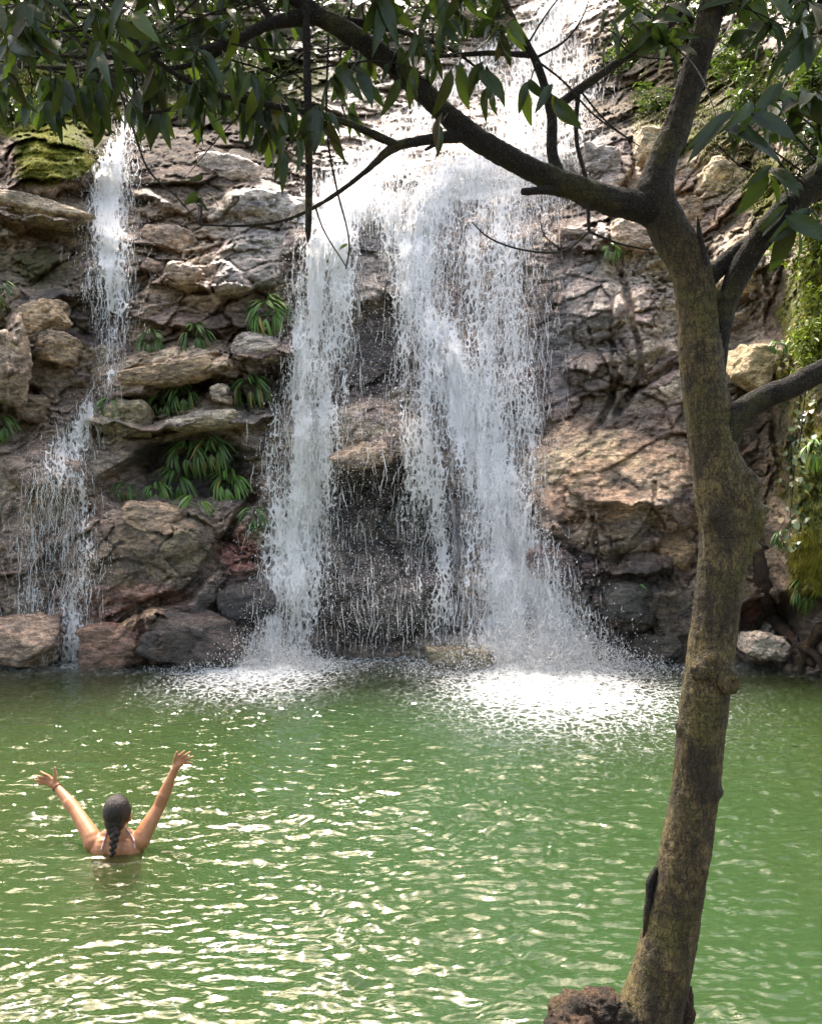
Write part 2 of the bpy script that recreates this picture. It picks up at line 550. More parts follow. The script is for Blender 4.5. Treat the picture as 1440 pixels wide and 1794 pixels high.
paint(60, 1120, 80, 40, (0.4, 0.28, 0.2), .7)
paint(650, 460, 90, 90, (0.26, 0.24, 0.22), .8)
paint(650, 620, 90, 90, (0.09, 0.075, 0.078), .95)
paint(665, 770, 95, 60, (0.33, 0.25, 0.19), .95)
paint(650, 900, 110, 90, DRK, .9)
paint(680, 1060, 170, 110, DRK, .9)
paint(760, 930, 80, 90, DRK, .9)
paint(840, 1040, 30, 80, OCH, .6)
paint(800, 1150, 90, 30, (0.2, 0.18, 0.13), .7)
paint(680, 350, 140, 90, (0.3, 0.28, 0.27), .7)
paint(1030, 530, 90, 110, (0.21, 0.2, 0.19), .9)
paint(1030, 410, 90, 50, (0.27, 0.22, 0.18), .7)
paint(1130, 450, 60, 110, (0.42, 0.34, 0.27), .8)
paint(1150, 250, 70, 60, CREAM, .7)
paint(1040, 290, 60, 60, GRY, .7)
paint(1200, 330, 200, 70, (0.36, 0.28, 0.2), .7)
paint(1280, 300, 70, 60, CREAM, .8)
paint(1060, 680, 110, 60, (0.22, 0.18, 0.15), .8)
paint(1150, 620, 50, 80, (0.4, 0.31, 0.23), .8)
paint(1080, 810, 170, 75, (0.52, 0.38, 0.23), 1.0)  # tan boulder top, with warm sunlight painted into its colour
paint(1130, 520, 75, 170, (.46, .38, .32), .75); paint(985, 600, 40, 120, (.27, .25, .24), .7)
paint(1090, 840, 50, 28, BLK, .9, 25)
paint(1050, 880, 110, 40, (0.42, 0.28, 0.18), .8)
paint(1110, 950, 70, 60, (0.3, 0.24, 0.2), .8)
paint(980, 1000, 90, 60, PUR, .8)
paint(1180, 960, 60, 70, (0.34, 0.22, 0.14), .8)
paint(1120, 1040, 70, 50, (0.075, 0.07, 0.06), .9)
paint(1170, 1110, 60, 50, (0.1, 0.085, 0.065), .8)
paint(1060, 1120, 50, 50, (0.13, 0.1, 0.07), .8)
paint(1310, 640, 55, 50, CREAM, .8)
paint(1310, 420, 70, 160, (0.38, 0.31, 0.2), .7)
paint(1330, 790, 50, 110, (0.19, 0.13, 0.08), .9)
paint(1330, 980, 40, 90, (0.2, 0.14, 0.09), .8)
paint(1340, 1075, 45, 25, (0.22, 0.07, 0.04), .9)
paint(1330, 1120, 60, 30, (0.46, 0.4, 0.32), .9)
paint(1400, 1100, 50, 50, (0.05, 0.04, 0.03), .9)
paint(1420, 760, 90, 330, (0.16, 0.13, 0.06), .7)
paint(1250, 90, 260, 130, (0.2, 0.16, 0.09), .6)
paint(100, 120, 240, 130, (0.1, 0.09, 0.05), .8); paint(500, 110, 330, 90, (0.13, 0.11, 0.06), .8)
wetp(650, 850, 260, 420, 1.0); wetp(330, 1050, 260, 160, .95); wetp(120, 900, 130, 300, .95); wetp(900, 500, 200, 500, .95)
wetp(1100, 850, 130, 100, .5); wetp(1050, 1050, 150, 100, .8); wetp(1250, 250, 200, 200, .2)
wetp(330, 240, 250, 120, .0); wetp(60, 230, 160, 110, .0); wetp(1090, 150, 120, 150, 0.0)
mossp(90, 285, 90, 65, .8); mossp(60, 190, 150, 100, .85); mossp(420, 130, 300, 70, .55); mossp(60, 470, 60, 60, .45); mossp(40, 160, 120, 90, .5); mossp(250, 200, 90, 40, .45)
mossp(1415, 560, 70, 180, .8); mossp(1425, 860, 62, 150, .85); mossp(1425, 1000, 50, 80, .7); mossp(1325, 650, 50, 50, .4)
mossp(1230, 240, 120, 60, .55); mossp(1350, 330, 90, 90, .6); mossp(1130, 170, 60, 60, .45); mossp(1300, 140, 200, 120, .5)
mossp(1600, 600, 150, 600, .6); mossp(-250, 400, 200, 500, .45); mossp(500, 60, 600, 90, .35)
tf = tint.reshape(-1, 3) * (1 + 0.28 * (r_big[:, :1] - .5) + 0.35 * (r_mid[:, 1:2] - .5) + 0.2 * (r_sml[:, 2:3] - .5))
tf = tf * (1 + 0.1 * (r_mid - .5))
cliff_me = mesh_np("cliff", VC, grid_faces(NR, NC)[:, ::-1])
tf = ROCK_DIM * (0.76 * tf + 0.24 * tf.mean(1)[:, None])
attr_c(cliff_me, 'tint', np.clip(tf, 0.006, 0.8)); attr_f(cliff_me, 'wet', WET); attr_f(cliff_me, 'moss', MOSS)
cliff = tag(link("cliff", cliff_me, None, ROCK), "wet brown and grey rock face behind the green pool", None, None, "structure")

# smoothed depth for placing things upon the rock
def box_blur(M, r):
    for ax in (0, 1):
        k = 2 * r + 1
        pad = [(0, 0), (0, 0)]; pad[ax] = (r + 1, r)
        c = np.cumsum(np.pad(M, pad, 'edge'), ax)
        M = (np.take(c, np.arange(k, c.shape[ax]), ax) - np.take(c, np.arange(0, c.shape[ax] - k), ax)) / k
    return M
DS = box_blur(box_blur(DC, 6), 6)
def sample(M, px, py):
    px, py = np.asarray(px, float), np.asarray(py, float)
    j = np.clip(np.searchsorted(gpx, px) - 1, 0, NC - 2)
    i = np.clip(np.searchsorted(gpy, py) - 1, 0, NR - 2)
    u = np.clip((px - gpx[j]) / (gpx[j + 1] - gpx[j]), 0, 1)
    v = np.clip((py - gpy[i]) / (gpy[i + 1] - gpy[i]), 0, 1)
    return M[i, j]*(1-u)*(1-v) + M[i, j+1]*u*(1-v) + M[i+1, j]*(1-u)*v + M[i+1, j+1]*u*v
def rock_at(px, py, off=0.0):
    D = float(sample(DC, px, py)) - off
    return Wv(px, py, D)
import bmesh
MIST = 1.9
# ================================================================== the pool
IMPACT = [(-2.0, 11.35, 1.0), (1.75, 11.1, 1.25), (-4.9, 11.3, 0.45)]
ys = np.geomspace(2.0, 12.9, 560)
ts = np.linspace(-1.05, 1.05, 720)
TT, YY = np.meshgrid(ts, ys)
WX = TT * (YY * 0.75 + 1.2)
wp = np.stack([WX.ravel(), YY.ravel()], 1)
pw = np.concatenate([wp, np.zeros((len(wp), 1))], 1)
gust = 0.62 + 0.55 * sstep(-0.25, 0.55, fbm(pw * 0.55, 3, 301))
hz = np.zeros(len(wp))
wr = np.random.default_rng(5)
warp = np.stack([fbm(pw * 1.1, 3, 311), fbm(pw * 1.1, 3, 312)], 1) * 0.30
q = wp + warp
for i in range(46):
    k0 = wr.integers(0, 2)
    src = np.array(IMPACT[k0][:2]) + wr.normal(0, 0.9, 2)
    lam = 0.075 * (0.30 / 0.075) ** (wr.random() ** 1.15)
    if wr.random() < 0.72:
        dist = np.hypot(q[:, 0] - src[0], q[:, 1] - src[1])
    else:
        a = wr.normal(-1.57, 0.8)
        dist = q[:, 0] * math.cos(a) + q[:, 1] * math.sin(a)
    ph = dist * (2 * math.pi / lam) + wr.random() * 6.28
    grp = sstep(-0.15, 0.5, vnoise(pw * (0.55 / lam ** 0.6) + i * 7.7, 330 + i))
    s = np.sin(ph)
    hz += grp * lam * 0.0125 * (1 - np.abs(s)) * 2.0 if i % 3 == 0 else grp * lam * 0.0125 * s
chop = np.zeros(len(wp))
foam = np.zeros(len(wp))
for x, y, rx, ry, s in ((-2.0, 10.9, 1.3, 1.8, .95), (1.72, 10.5, 1.65, 2.8, 1.0), (-4.7, 11.5, .7, .5, .8), (0.0, 11.7, 2.6, .6, .6)):
    d2 = ((wp[:, 0] - x) / rx) ** 2 + ((wp[:, 1] - y) / ry) ** 2
    chop += s * np.exp(-d2 * 1.3)
    foam = np.maximum(foam, s * np.exp(-d2 * 1.0))
foam = np.maximum(foam, 0.45 * sstep(9.6, 11.6, wp[:, 1]))
hz = 1.4 * hz * gust + chop * (0.075 * fbm(pw * 3.0, 4, 351) + 0.04 * ridged(pw * 5.0, 3, 355))
hz += 0.02 * fbm(pw * np.array([5, 7, 1]), 3, 361) * gust
hz *= 1 - 0.7 * np.exp(-(((wp[:, 0] + 1.84) / .75) ** 2 + ((wp[:, 1] - 4.7) / .8) ** 2))     # slack water in the lee of the bather
Vw = np.concatenate([wp, hz[:, None]], 1)
pool_me = mesh_np("pool_water", Vw, grid_faces(560, 720))
pass
attr_f(pool_me, 'foam', np.clip(foam, 0, 1.2))
# the water is clearer and greener over the deep middle, siltier along the sides
deep = np.exp(-(((wp[:, 0] - 0.7) / 2.4) ** 2)) * sstep(11.5, 8.0, wp[:, 1])
attr_f(pool_me, 'deep', deep)

def water_material():
    t = NT("pool_water")
    pos = t.n('ShaderNodeNewGeometry').outputs['Position']
    foam = t.attr('foam'); deep = t.attr('deep')
    big = t.noise(pos, 0.8, 4, 0.6, 0.8)
    k = t.math('ADD', deep, t.math('MULTIPLY', t.math('SUBTRACT', big, 0.5), 0.9), clamp=True)
    col = t.mix(k, (0.050, 0.075, 0.022), (0.036, 0.092, 0.034))
    cloud = t.noise(pos, 2.6, 5, 0.65, 1.5)
    col = t.mix(t.math('MULTIPLY', t.maprange(cloud, 0.5, 0.75), 0.45), col, (0.07, 0.135, 0.07))
    col = t.mix(t.math('MULTIPLY', t.maprange(foam, 0.05, 0.5), 0.55), col, (0.14, 0.17, 0.125))
    # micro ripples
    m1 = t.noise(t.n('ShaderNodeMapping', {'Vector': pos, 'Scale': (0.75, 1.9, 1.0)}).outputs[0], 9.0, 2, 0.5, 0.5)
    m2 = t.noise(pos, 38.0, 3, 0.6, 0.4)
    h = t.math('ADD', t.math('MULTIPLY', m1, 0.7), t.math('MULTIPLY', m2, 0.07))
    bump = t.n('ShaderNodeBump', {'Height': h, 'Strength': 1.0, 'Distance': 0.022}).outputs[0]
    body = t.n('ShaderNodeBsdfDiffuse', {'Color': col}).outputs[0]
    clear = t.n('ShaderNodeBsdfTransparent', {'Color': (1, 1, 1, 1)}).outputs[0]
    inner = t.n('ShaderNodeMixShader', {0: 0.22, 1: clear, 2: body}).outputs[0]
    fr = t.n('ShaderNodeFresnel', {'IOR': 1.33, 'Normal': bump}).outputs[0]
    gl = t.n('ShaderNodeBsdfGlossy', {'Color': (1, 1, 1, 1), 'Roughness': 0.05, 'Normal': bump}).outputs[0]
    wat = t.n('ShaderNodeMixShader', {0: fr, 1: inner, 2: gl}).outputs[0]
    # foam: bubbly lace torn along the outflow
    fp = t.mix(0.10, pos, t.noise(pos, 4.0, 4, 0.6, 0, 'Color'))
    vor = t.n('ShaderNodeTexVoronoi', {'Vector': fp, 'Scale': 10.0}, feature='DISTANCE_TO_EDGE').outputs['Distance']
    vor2 = t.n('ShaderNodeTexVoronoi', {'Vector': fp, 'Scale': 26.0}, feature='DISTANCE_TO_EDGE').outputs['Distance']
    fn = t.noise(pos, 8.0, 6, 0.72, 1.0)
    lace = t.math('ADD', t.math('MULTIPLY', t.maprange(vor, 0.0, 0.22, 1, 0), 0.35), t.math('MULTIPLY', t.maprange(vor2, 0, 0.25, 1, 0), 0.22))
    lace = t.math('ADD', lace, t.math('MULTIPLY', fn, 0.75))
    fm = t.maprange(t.math('ADD', lace, t.math('MULTIPLY', foam, 0.85)), 0.92, 1.55)
    fm = t.math('MULTIPLY', fm, t.maprange(foam, .1, .95, .45, 1.0))
    fb = t.n('ShaderNodeBsdfDiffuse', {'Color': (0.62, 0.65, 0.64, 1), 'Normal': t.n('ShaderNodeBump', {'Height': lace, 'Strength': 0.6, 'Distance': 0.05}).outputs[0]}).outputs[0]
    s = t.n('ShaderNodeMixShader', {0: fm, 1: wat, 2: fb}).outputs[0]
    return t.surf(s)
pool = tag(link("pool_water", pool_me, None, water_material()), "green rippled pool water under the waterfall", None, None, "structure")

# the murk below the surface: clouds of silt that hide things step by step with depth
MZ = [-.13, -.19, -.25, -.31, -.38, -.46, -.55, -.66, -.80, -1.0]
Vm, Fm = [], []
for k, z in enumerate(MZ):
    gx, gy = np.meshgrid(np.linspace(-10, 10, 50), np.linspace(2.6, 12.3, 40))
    pz = np.stack([gx.ravel(), gy.ravel(), np.full(gx.size, k * 3.0)], 1)
    Vm.append(np.stack([gx.ravel(), gy.ravel(), z + .018 * fbm(pz * 1.3, 2, 800)], 1)); Fm.append(grid_faces(40, 50) + 2000 * k)
t = NT("silt_cloud")
ps = t.n('ShaderNodeNewGeometry').outputs['Position']
md = t.n('ShaderNodeBsdfDiffuse', {'Color': t.mix(t.noise(ps, 1.2, 4, .6, .6), (.045, .064, .018), (.032, .076, .026))}).outputs[0]
mm = t.n('ShaderNodeMixShader', {0: .22, 1: t.n('ShaderNodeBsdfTransparent').outputs[0], 2: md}).outputs[0]
murk = link("murky_water", mesh_np("murky_water", np.concatenate(Vm), np.concatenate(Fm)), None, t.surf(mm))
tag(murk, "silty green water filling the pool", None, None, "structure")

# pool bed: silt slope from the near bank down and up to the foot of the cliff
by = np.linspace(1.0, 12.6, 60); bx = np.linspace(-11, 11, 90)
BX, BY = np.meshgrid(bx, by)
bz = -0.25 - 1.35 * np.sin(np.clip((BY - 2.5) / 10.0, 0, 1) * math.pi) ** 0.7 + 0.06 * fbm(np.stack([BX.ravel(), BY.ravel(), 0 * BX.ravel()], 1) * 0.9, 3, 9).reshape(BX.shape)
bed_me = mesh_np("pool_bed", np.stack([BX, BY, bz], -1).reshape(-1, 3), grid_faces(60, 90))
t = NT("silt")
ps = t.n('ShaderNodeNewGeometry').outputs['Position']
SILT = t.surf(t.n('ShaderNodeBsdfDiffuse', {'Color': t.mix(t.noise(ps, 3, 5), (0.07, 0.10, 0.03), (0.11, 0.14, 0.05))}).outputs[0])
tag(link("pool_bed", bed_me, None, SILT), "silty bed of the pool under the green water", None, None, "structure")

# ================================================================== the falls
def white_water():
    t = NT("white_water")
    tr = t.n('ShaderNodeBsdfTranslucent', {'Color': (0.90, 0.895, 0.88, 1)}).outputs[0]
    df = t.n('ShaderNodeBsdfDiffuse', {'Color': (0.90, 0.895, 0.88, 1)}).outputs[0]
    return t.surf(t.n('ShaderNodeMixShader', {0: 0.5, 1: df, 2: tr}).outputs[0])
DROP = white_water()
def veil_material():
    t = NT("water_veil")
    uv = t.n('ShaderNodeCombineXYZ', {0: t.attr('fu'), 1: t.attr('fv'), 2: t.attr('fk')}).outputs[0]
    dens = t.attr('dens')
    wv = t.noise(uv, 3.2, 3, 0.6, 0, 'Color')
    uvw = t.mix(0.10, uv, wv)
    a = t.noise(t.n('ShaderNodeMapping', {'Vector': uvw, 'Scale': (9.0, 1.1, 1.0)}).outputs[0], 1.6, 6, 0.62, 0.6)
    b = t.noise(t.n('ShaderNodeMapping', {'Vector': uvw, 'Scale': (18.0, 7.0, 1.0)}).outputs[0], 1.3, 4, 0.7, 1.2)
    lace = t.n('ShaderNodeTexVoronoi', {'Vector': t.n('ShaderNodeMapping', {'Vector': uvw, 'Scale': (15.0, 7.0, 1.0)}).outputs[0], 'Scale': 1.0}, feature='DISTANCE_TO_EDGE').outputs['Distance']
    lace = t.maprange(lace, 0.0, 0.22, 1, 0)
    lace2 = t.n('ShaderNodeTexVoronoi', {'Vector': t.n('ShaderNodeMapping', {'Vector': uvw, 'Scale': (27.0, 14.0, 1.0)}).outputs[0], 'Scale': 1.0}, feature='DISTANCE_TO_EDGE').outputs['Distance']
    lace2 = t.maprange(lace2, 0.0, 0.25, 1, 0)
    v = t.math('ADD', t.math('MULTIPLY', a, 0.75), t.math('MULTIPLY', b, 0.38))
    v = t.math('ADD', v, t.math('MULTIPLY', lace, 0.20))
    v = t.math('ADD', v, t.math('MULTIPLY', lace2, 0.13))
    v = t.math('ADD', v, t.math('MULTIPLY', dens, 0.62))
    al = t.maprange(v, 0.95, 1.10)
    al = t.math('MULTIPLY', al, t.maprange(dens, 0.0, 0.12))
    tr = t.n('ShaderNodeBsdfTranslucent', {'Color': (0.90, 0.895, 0.88, 1)}).outputs[0]
    df = t.n('ShaderNodeBsdfDiffuse', {'Color': (0.90, 0.895, 0.88, 1), 'Normal': t.n('ShaderNodeBump', {'Height': v, 'Strength': 0.5, 'Distance': 0.08}).outputs[0]}).outputs[0]
    m = t.n('ShaderNodeMixShader', {0: 0.5, 1: df, 2: tr}).outputs[0]
    cl = t.n('ShaderNodeBsdfTransparent').outputs[0]
    return t.surf(t.n('ShaderNodeMixShader', {0: al, 1: cl, 2: m}).outputs[0])
VEIL = veil_material()

def resample(pts, n):
    pts = np.asarray(pts, float)
    d = np.concatenate([[0], np.cumsum(np.hypot(np.diff(pts[:, 0]), np.diff(pts[:, 1])))])
    s = np.linspace(0, d[-1], n)
    M = smooth_interp(s, d, pts, 0)
    return M, s
SEED = [0]
def veil(name, pts, parent, dens=1.0, edge=1.6, off=0.12, layers=2, freefall=0.0):
    """a falling sheet: pts = (px, py, half width px, density); it lies off metres proud of the rock and hangs free below lips"""
    M, s = resample(pts, max(30, int(sum(math.hypot(b[0]-a[0], b[1]-a[1]) for a, b in zip(pts[:-1], pts[1:])) / 6)))
    nc = 34
    allv, allf, A = [], [], {k: [] for k in ('fu', 'fv', 'fk', 'dens')}
    base = 0
    for L in range(layers):
        SEED[0] += 1
        u = np.linspace(-1, 1, nc)
        px = M[:, :1] + u[None, :] * M[:, 2:3]
        py = M[:, 1:2] + 0 * px
        D = sample(DS, px, py)
        rough = sample(DC, px, py)
        D = np.minimum(D, 0.5 * D + 0.5 * rough)
        if freefall:
            # running minimum from the top: water shot off a lip does not fall back into the hollow below
            run = D[0].copy()
            for i in range(1, len(D)):
                run = np.minimum(D[i], run + freefall * (M[i, 1] - M[i - 1, 1]) / 1440 * 12)
                D[i] = run
        P_ = np.stack([px.ravel() / 60, py.ravel() / 90, np.full(px.size, SEED[0] * 3.3)], 1)
        D = D - off - 0.10 * L - 0.09 * fbm(P_, 3, 700 + SEED[0]).reshape(D.shape) - 0.05 * fbm(P_ * 4, 2, 720).reshape(D.shape)
        V = W(px.ravel(), py.ravel(), D.ravel())
        met = np.cumsum(np.concatenate([[0], np.diff(M[:, 1]) / 1440 * 12]))
        A['fu'].append((px / 1440 * 12).ravel()); A['fv'].append((met[:, None] + 0 * px).ravel()); A['fk'].append(np.full(px.size, SEED[0] * 5.0))
        ed = np.clip(1 - np.abs(u), 0, 1) ** (1 / edge)
        n_ = 0.5 + 0.5 * fbm(np.stack([px.ravel() / 25, py.ravel() / 160, 0 * px.ravel() + SEED[0]], 1), 3, 740 + SEED[0]).reshape(px.shape)
        m_ = 0.5 + 0.5 * fbm(np.stack([px.ravel() / 11, py.ravel() / 300, 0 * px.ravel() + 7.7 * SEED[0]], 1), 2, 760 + SEED[0]).reshape(px.shape)
        dd = dens * M[:, 3:4] * ed[None, :] * (0.12 + 0.95 * sstep(.25, .7, n_) + 0.35 * (m_ - .3))
        fade = np.minimum(1, np.minimum(np.arange(len(M)), 400) / 4.0)[:, None]
        A['dens'].append((dd * fade).ravel())
        allv.append(V); allf.append(grid_faces(len(M), nc)[:, ::-1] + base); base += len(V)
    me = mesh_np(name, np.concatenate(allv), np.concatenate(allf))
    for k in A: attr_f(me, k, np.concatenate(A[k]))
    return link(name, me, parent, VEIL)

TET = np.array([[0, 0, 1.25], [0.94, 0, -0.33], [-0.47, 0.82, -0.33], [-0.47, -0.82, -0.33]], np.float32)
TETF = np.array([[0, 1, 2], [0, 2, 3], [0, 3, 1], [1, 3, 2]])
def drops(name, C, R, stretch, parent, mat):
    n = len(C)
    r2 = np.random.default_rng(n)
    a = r2.random(n) * 6.283
    ca, sa = np.cos(a), np.sin(a)
    T = TET[None] * R[:, None, None]
    x = T[..., 0] * ca[:, None] - T[..., 1] * sa[:, None]
    y = T[..., 0] * sa[:, None] + T[..., 1] * ca[:, None]
    z = T[..., 2] * np.asarray(stretch).reshape(-1, 1)
    sl = r2.normal(0, 0.35, n)[:, None]
    V = np.stack([x + z * sl, y, z], -1) + C[:, None, :]
    Fc = (TETF[None] + 4 * np.arange(n)[:, None, None]).reshape(-1, 3)
    return tag(link(name, mesh_np(name, V.reshape(-1, 3), Fc, True), parent, mat), kind='stuff')

def threads(name, px, py, D, r_, parent, lmin=.06, lmax=.5, wmin=.004, wmax=.014):
    """torn threads of water: narrow crooked ribbons falling through the air"""
    n, k = len(px), 7
    L = lmin * (lmax / lmin) ** r_.random(n)
    wob = r_.uniform(.03, .25, n)[:, None] * np.minimum(L, .22)[:, None] / 3
    dx = np.cumsum(r_.normal(0, 1, (n, k)), 1) * wob * .55 + np.linspace(0, 1, k)[None] * (r_.normal(0, .16, n) * L)[:, None]
    dz = -np.linspace(0, 1, k)[None] * L[:, None] + r_.normal(0, .04, (n, k)) * L[:, None]
    dy = r_.normal(0, .02, (n, k))
    C = W(px, py, D)
    P_ = C[:, None, :] + np.stack([dx, dy, dz], -1)
    w = (wmin * (wmax / wmin) ** (r_.random(n) ** 1.5))[:, None] * np.sin(np.linspace(.25, 2.9, k))[None] * r_.uniform(.5, 1.2, (n, k))
    a = r_.uniform(-.9, .9, n)
    tx = np.gradient(P_[..., 0], axis=1); tz = np.gradient(P_[..., 2], axis=1)
    ln = np.hypot(tx, tz) + 1e-6
    sx, sz = -tz / ln, tx / ln
    off = np.stack([sx * np.cos(a)[:, None], np.sin(a)[:, None] + 0 * sx, sz * np.cos(a)[:, None]], -1) * w[..., None] * .5
    V = np.stack([P_ - off, P_ + off], 2).reshape(n, 2 * k, 3)
    i = 2 * np.arange(k - 1)
    q = np.stack([i, i + 1, i + 3, i + 2], -1)[None] + (2 * k) * np.arange(n)[:, None, None]
    ok = P_[:, -1, 2] > 0
    return tag(link(name, mesh_np(name, V.reshape(-1, 3), q[ok].reshape(-1, 4)), parent, DROP), kind='stuff')

def spray(name, pts, n, parent, off=0.25, thick=0.35, spread=1.15, rmin=0.003, rmax=0.011, clump=0.7, freefall=0.0):
    """frozen drops and short torn threads of water in the air before a falling sheet"""
    r_ = np.random.default_rng(int(sum(p[0] + p[1] for p in pts)) % 9973)
    M, s = resample(pts, 240)
    wgt = M[:, 2] * np.maximum(M[:, 3], 0.02)
    cdf = np.cumsum(wgt); cdf /= cdf[-1]
    def where(m, sg):
        i = np.searchsorted(cdf, r_.random(m)).clip(0, 239)
        u = np.clip(r_.normal(0, sg, m), -1.7, 1.7) * spread
        px = M[i, 0] + u * M[i, 2]; py = M[i, 1] + r_.normal(0, 6, m)
        D = sample(DS, px, py) - off
        if freefall:
            D = np.minimum(D, sample(DS, px, np.maximum(py - 90, 0)) - off + freefall)
        return px, py, D
    nt = int(n * clump / 6)
    px, py, D = where(nt, .45)
    threads(name.replace("spray", "water_thread"), px, py, D - np.abs(r_.normal(0, thick * .5, nt)), r_, parent)
    m = int(n * (1 - clump))
    px, py, D = where(m, .55)
    rr = rmin * (rmax / rmin) ** (r_.random(m) ** 2.2)
    C = W(px, py, D - np.abs(r_.normal(0, thick, m)))
    ok = C[:, 2] > 0.0
    return drops(name, C[ok], rr[ok], r_.uniform(.9, 1.8, m)[ok], parent, DROP)

fall_a = tag(empty("waterfall", Wv(195, 1155, 11.6)), "thin stepped waterfall splashing down the left of the cliff beside the mossy mound", "waterfall")
L_up = [(232, 120, 10, .5), (236, 170, 14, .7), (222, 215, 20, .75), (205, 280, 40, .8), (192, 350, 52, .85), (192, 430, 50, .8), (192, 500, 50, .62), (195, 560, 40, .5), (196, 632, 18, .6)]
L_lo = [(205, 628, 22, .6), (180, 680, 26, .7), (145, 740, 40, .7), (115, 800, 48, .7), (128, 870, 42, .6), (130, 960, 50, .5), (128, 1050, 45, .52), (125, 1158, 46, .65)]
L_side = [(95, 800, 30, .5), (72, 850, 40, .42), (62, 950, 55, .35), (60, 1060, 55, .3), (60, 1150, 50, .2)]
veil("upper_stream", L_up, fall_a, .95, 1.3, 0.10, 2, 0.25)
veil("lower_stream", L_lo, fall_a, .9, 1.3, 0.08, 2)
veil("side_trickle", L_side, fall_a, 1.05, 1.2, 0.07, 1)
spray("spray", L_up + [(196, 640, 18, .3)], 9000, fall_a, 0.12, 0.18, 1.2, freefall=0.2)
spray("spray", L_lo, 7000, fall_a, 0.10, 0.15, 1.25)
spray("spray", L_side, 3000, fall_a, 0.10, 0.12, 1.2)

fall_b = tag(empty("waterfall", Wv(720, 1158, 11.5)), "broad white waterfall pouring down the middle of the cliff into the pool", "waterfall")
CHUTE = [(985, -15, 34, .9), (965, 40, 50, .8), (945, 110, 75, .65), (930, 180, 90, .6), (900, 240, 110, .7), (850, 300, 150, .75), (800, 350, 170, .6)]
CH_L = [(880, 60, 40, .45), (820, 130, 60, .5), (740, 200, 70, .55), (680, 270, 90, .7), (610, 330, 90, .85), (565, 390, 60, .95)]
CURT_L = [(640, 330, 110, .7), (580, 395, 68, .95), (568, 470, 70, .95), (562, 560, 70, .95), (552, 650, 70, 1.0), (538, 740, 72, .95), (530, 830, 76, .88), (522, 930, 78, .8), (510, 1030, 80, .74), (490, 1110, 72, .75), (480, 1160, 80, .8)]
CURT_M = [(700, 330, 90, .8), (690, 390, 55, .85), (712, 460, 42, .85), (720, 560, 44, .78), (728, 650, 50, .74), (735, 740, 58, .72), (750, 830, 70, .68), (772, 930, 80, .62), (795, 1040, 85, .52), (815, 1140, 88, .46)]
CORE = [(830, 275, 70, .95), (770, 340, 52, 1.0), (738, 410, 42, 1.0), (746, 500, 40, .95), (775, 600, 42, 1.0), (800, 680, 46, 1.05), (825, 760, 48, 1.1), (850, 840, 50, 1.15), (880, 920, 56, 1.2), (905, 1000, 72, 1.2), (925, 1080, 96, 1.15), (938, 1162, 122, 1.15)]
MAIN = [(850, 290, 130, .8), (830, 360, 105, .62), (830, 440, 90, .55), (835, 540, 85, .5), (840, 640, 75, .55), (855, 730, 62, .7), (875, 830, 52, .7), (900, 920, 60, .7), (925, 1010, 85, .7), (950, 1090, 110, .75), (965, 1160, 130, .8)]
RIGHT = [(900, 300, 80, .75), (880, 380, 75, .7), (885, 470, 75, .6), (895, 560, 75, .5), (905, 640, 65, .6), (920, 720, 50, .5), (925, 800, 40, .35), (915, 880, 30, .3)]
UPR = [(1000, 60, 40, .5), (1020, 150, 50, .45), (990, 240, 50, .4), (960, 330, 50, .4), (950, 420, 40, .3)]
TRICK = [(935, 860, 8, .6), (920, 900, 8, .7), (912, 950, 12, .7)]
for nm, pts, k, ff in (("chute", CHUTE, 1.0, 0), ("left_chute", CH_L, .95, 0), ("left_curtain", CURT_L, 1.0, .12), ("middle_curtain", CURT_M, .9, .15), ("main_curtain", MAIN, 1.0, .2), ("core_stream", CORE, 1.0, .15), ("right_curtain", RIGHT, .85, .2), ("upper_veil", UPR, .8, 0), ("trickle", TRICK, .9, 0)):
    veil(nm, pts, fall_b, k, 1.5, 0.14, 2, ff)
for pts, n, sp, rm in ((CHUTE, 26000, 1.0, .012), (CH_L, 10000, 1.1, .011), (CURT_L, 26000, 1.0, .012), (CURT_M, 12000, 1.0, .011), (MAIN, 22000, 1.2, .012), (CORE, 24000, 1.25, .013), (RIGHT, 15000, 1.2, .010), (UPR, 6000, 1.2, .010)):
    spray("spray", pts, n, fall_b, 0.2, 0.3, sp, 0.003, rm, 0.65, 0.15)
# drops drifting over the dark hollow between the curtains
spray("spray", [(650, 540, 80, .5), (650, 700, 90, .6), (640, 850, 90, .8), (640, 1000, 130, 1.0), (650, 1140, 150, .8)], 6500, fall_b, 0.5, 0.4, 1.0, .003, .010, 0.25)
# splash thrown up where the falls strike the pool
def splash(n, x, y, sx, sy, h, seed):
    r_ = np.random.default_rng(seed)
    px = r_.normal(x, sx, n); py = y + r_.normal(0, sy, n) * 0.9
    z = np.abs(r_.normal(0, 1, n)) * h * np.exp(-((px - x) / (1.6 * sx)) ** 2)
    C = np.stack([px, np.minimum(py, 11.55), z], 1)
    return drops("splash", C, 0.003 * (4.0) ** r_.random(n), r_.uniform(.8, 1.8, n), fall_b, DROP)
splash(9000, -2.0, 11.2, 0.55, 0.3, 0.22, 1)
splash(16000, 1.75, 11.0, 0.75, 0.35, 0.40, 2)

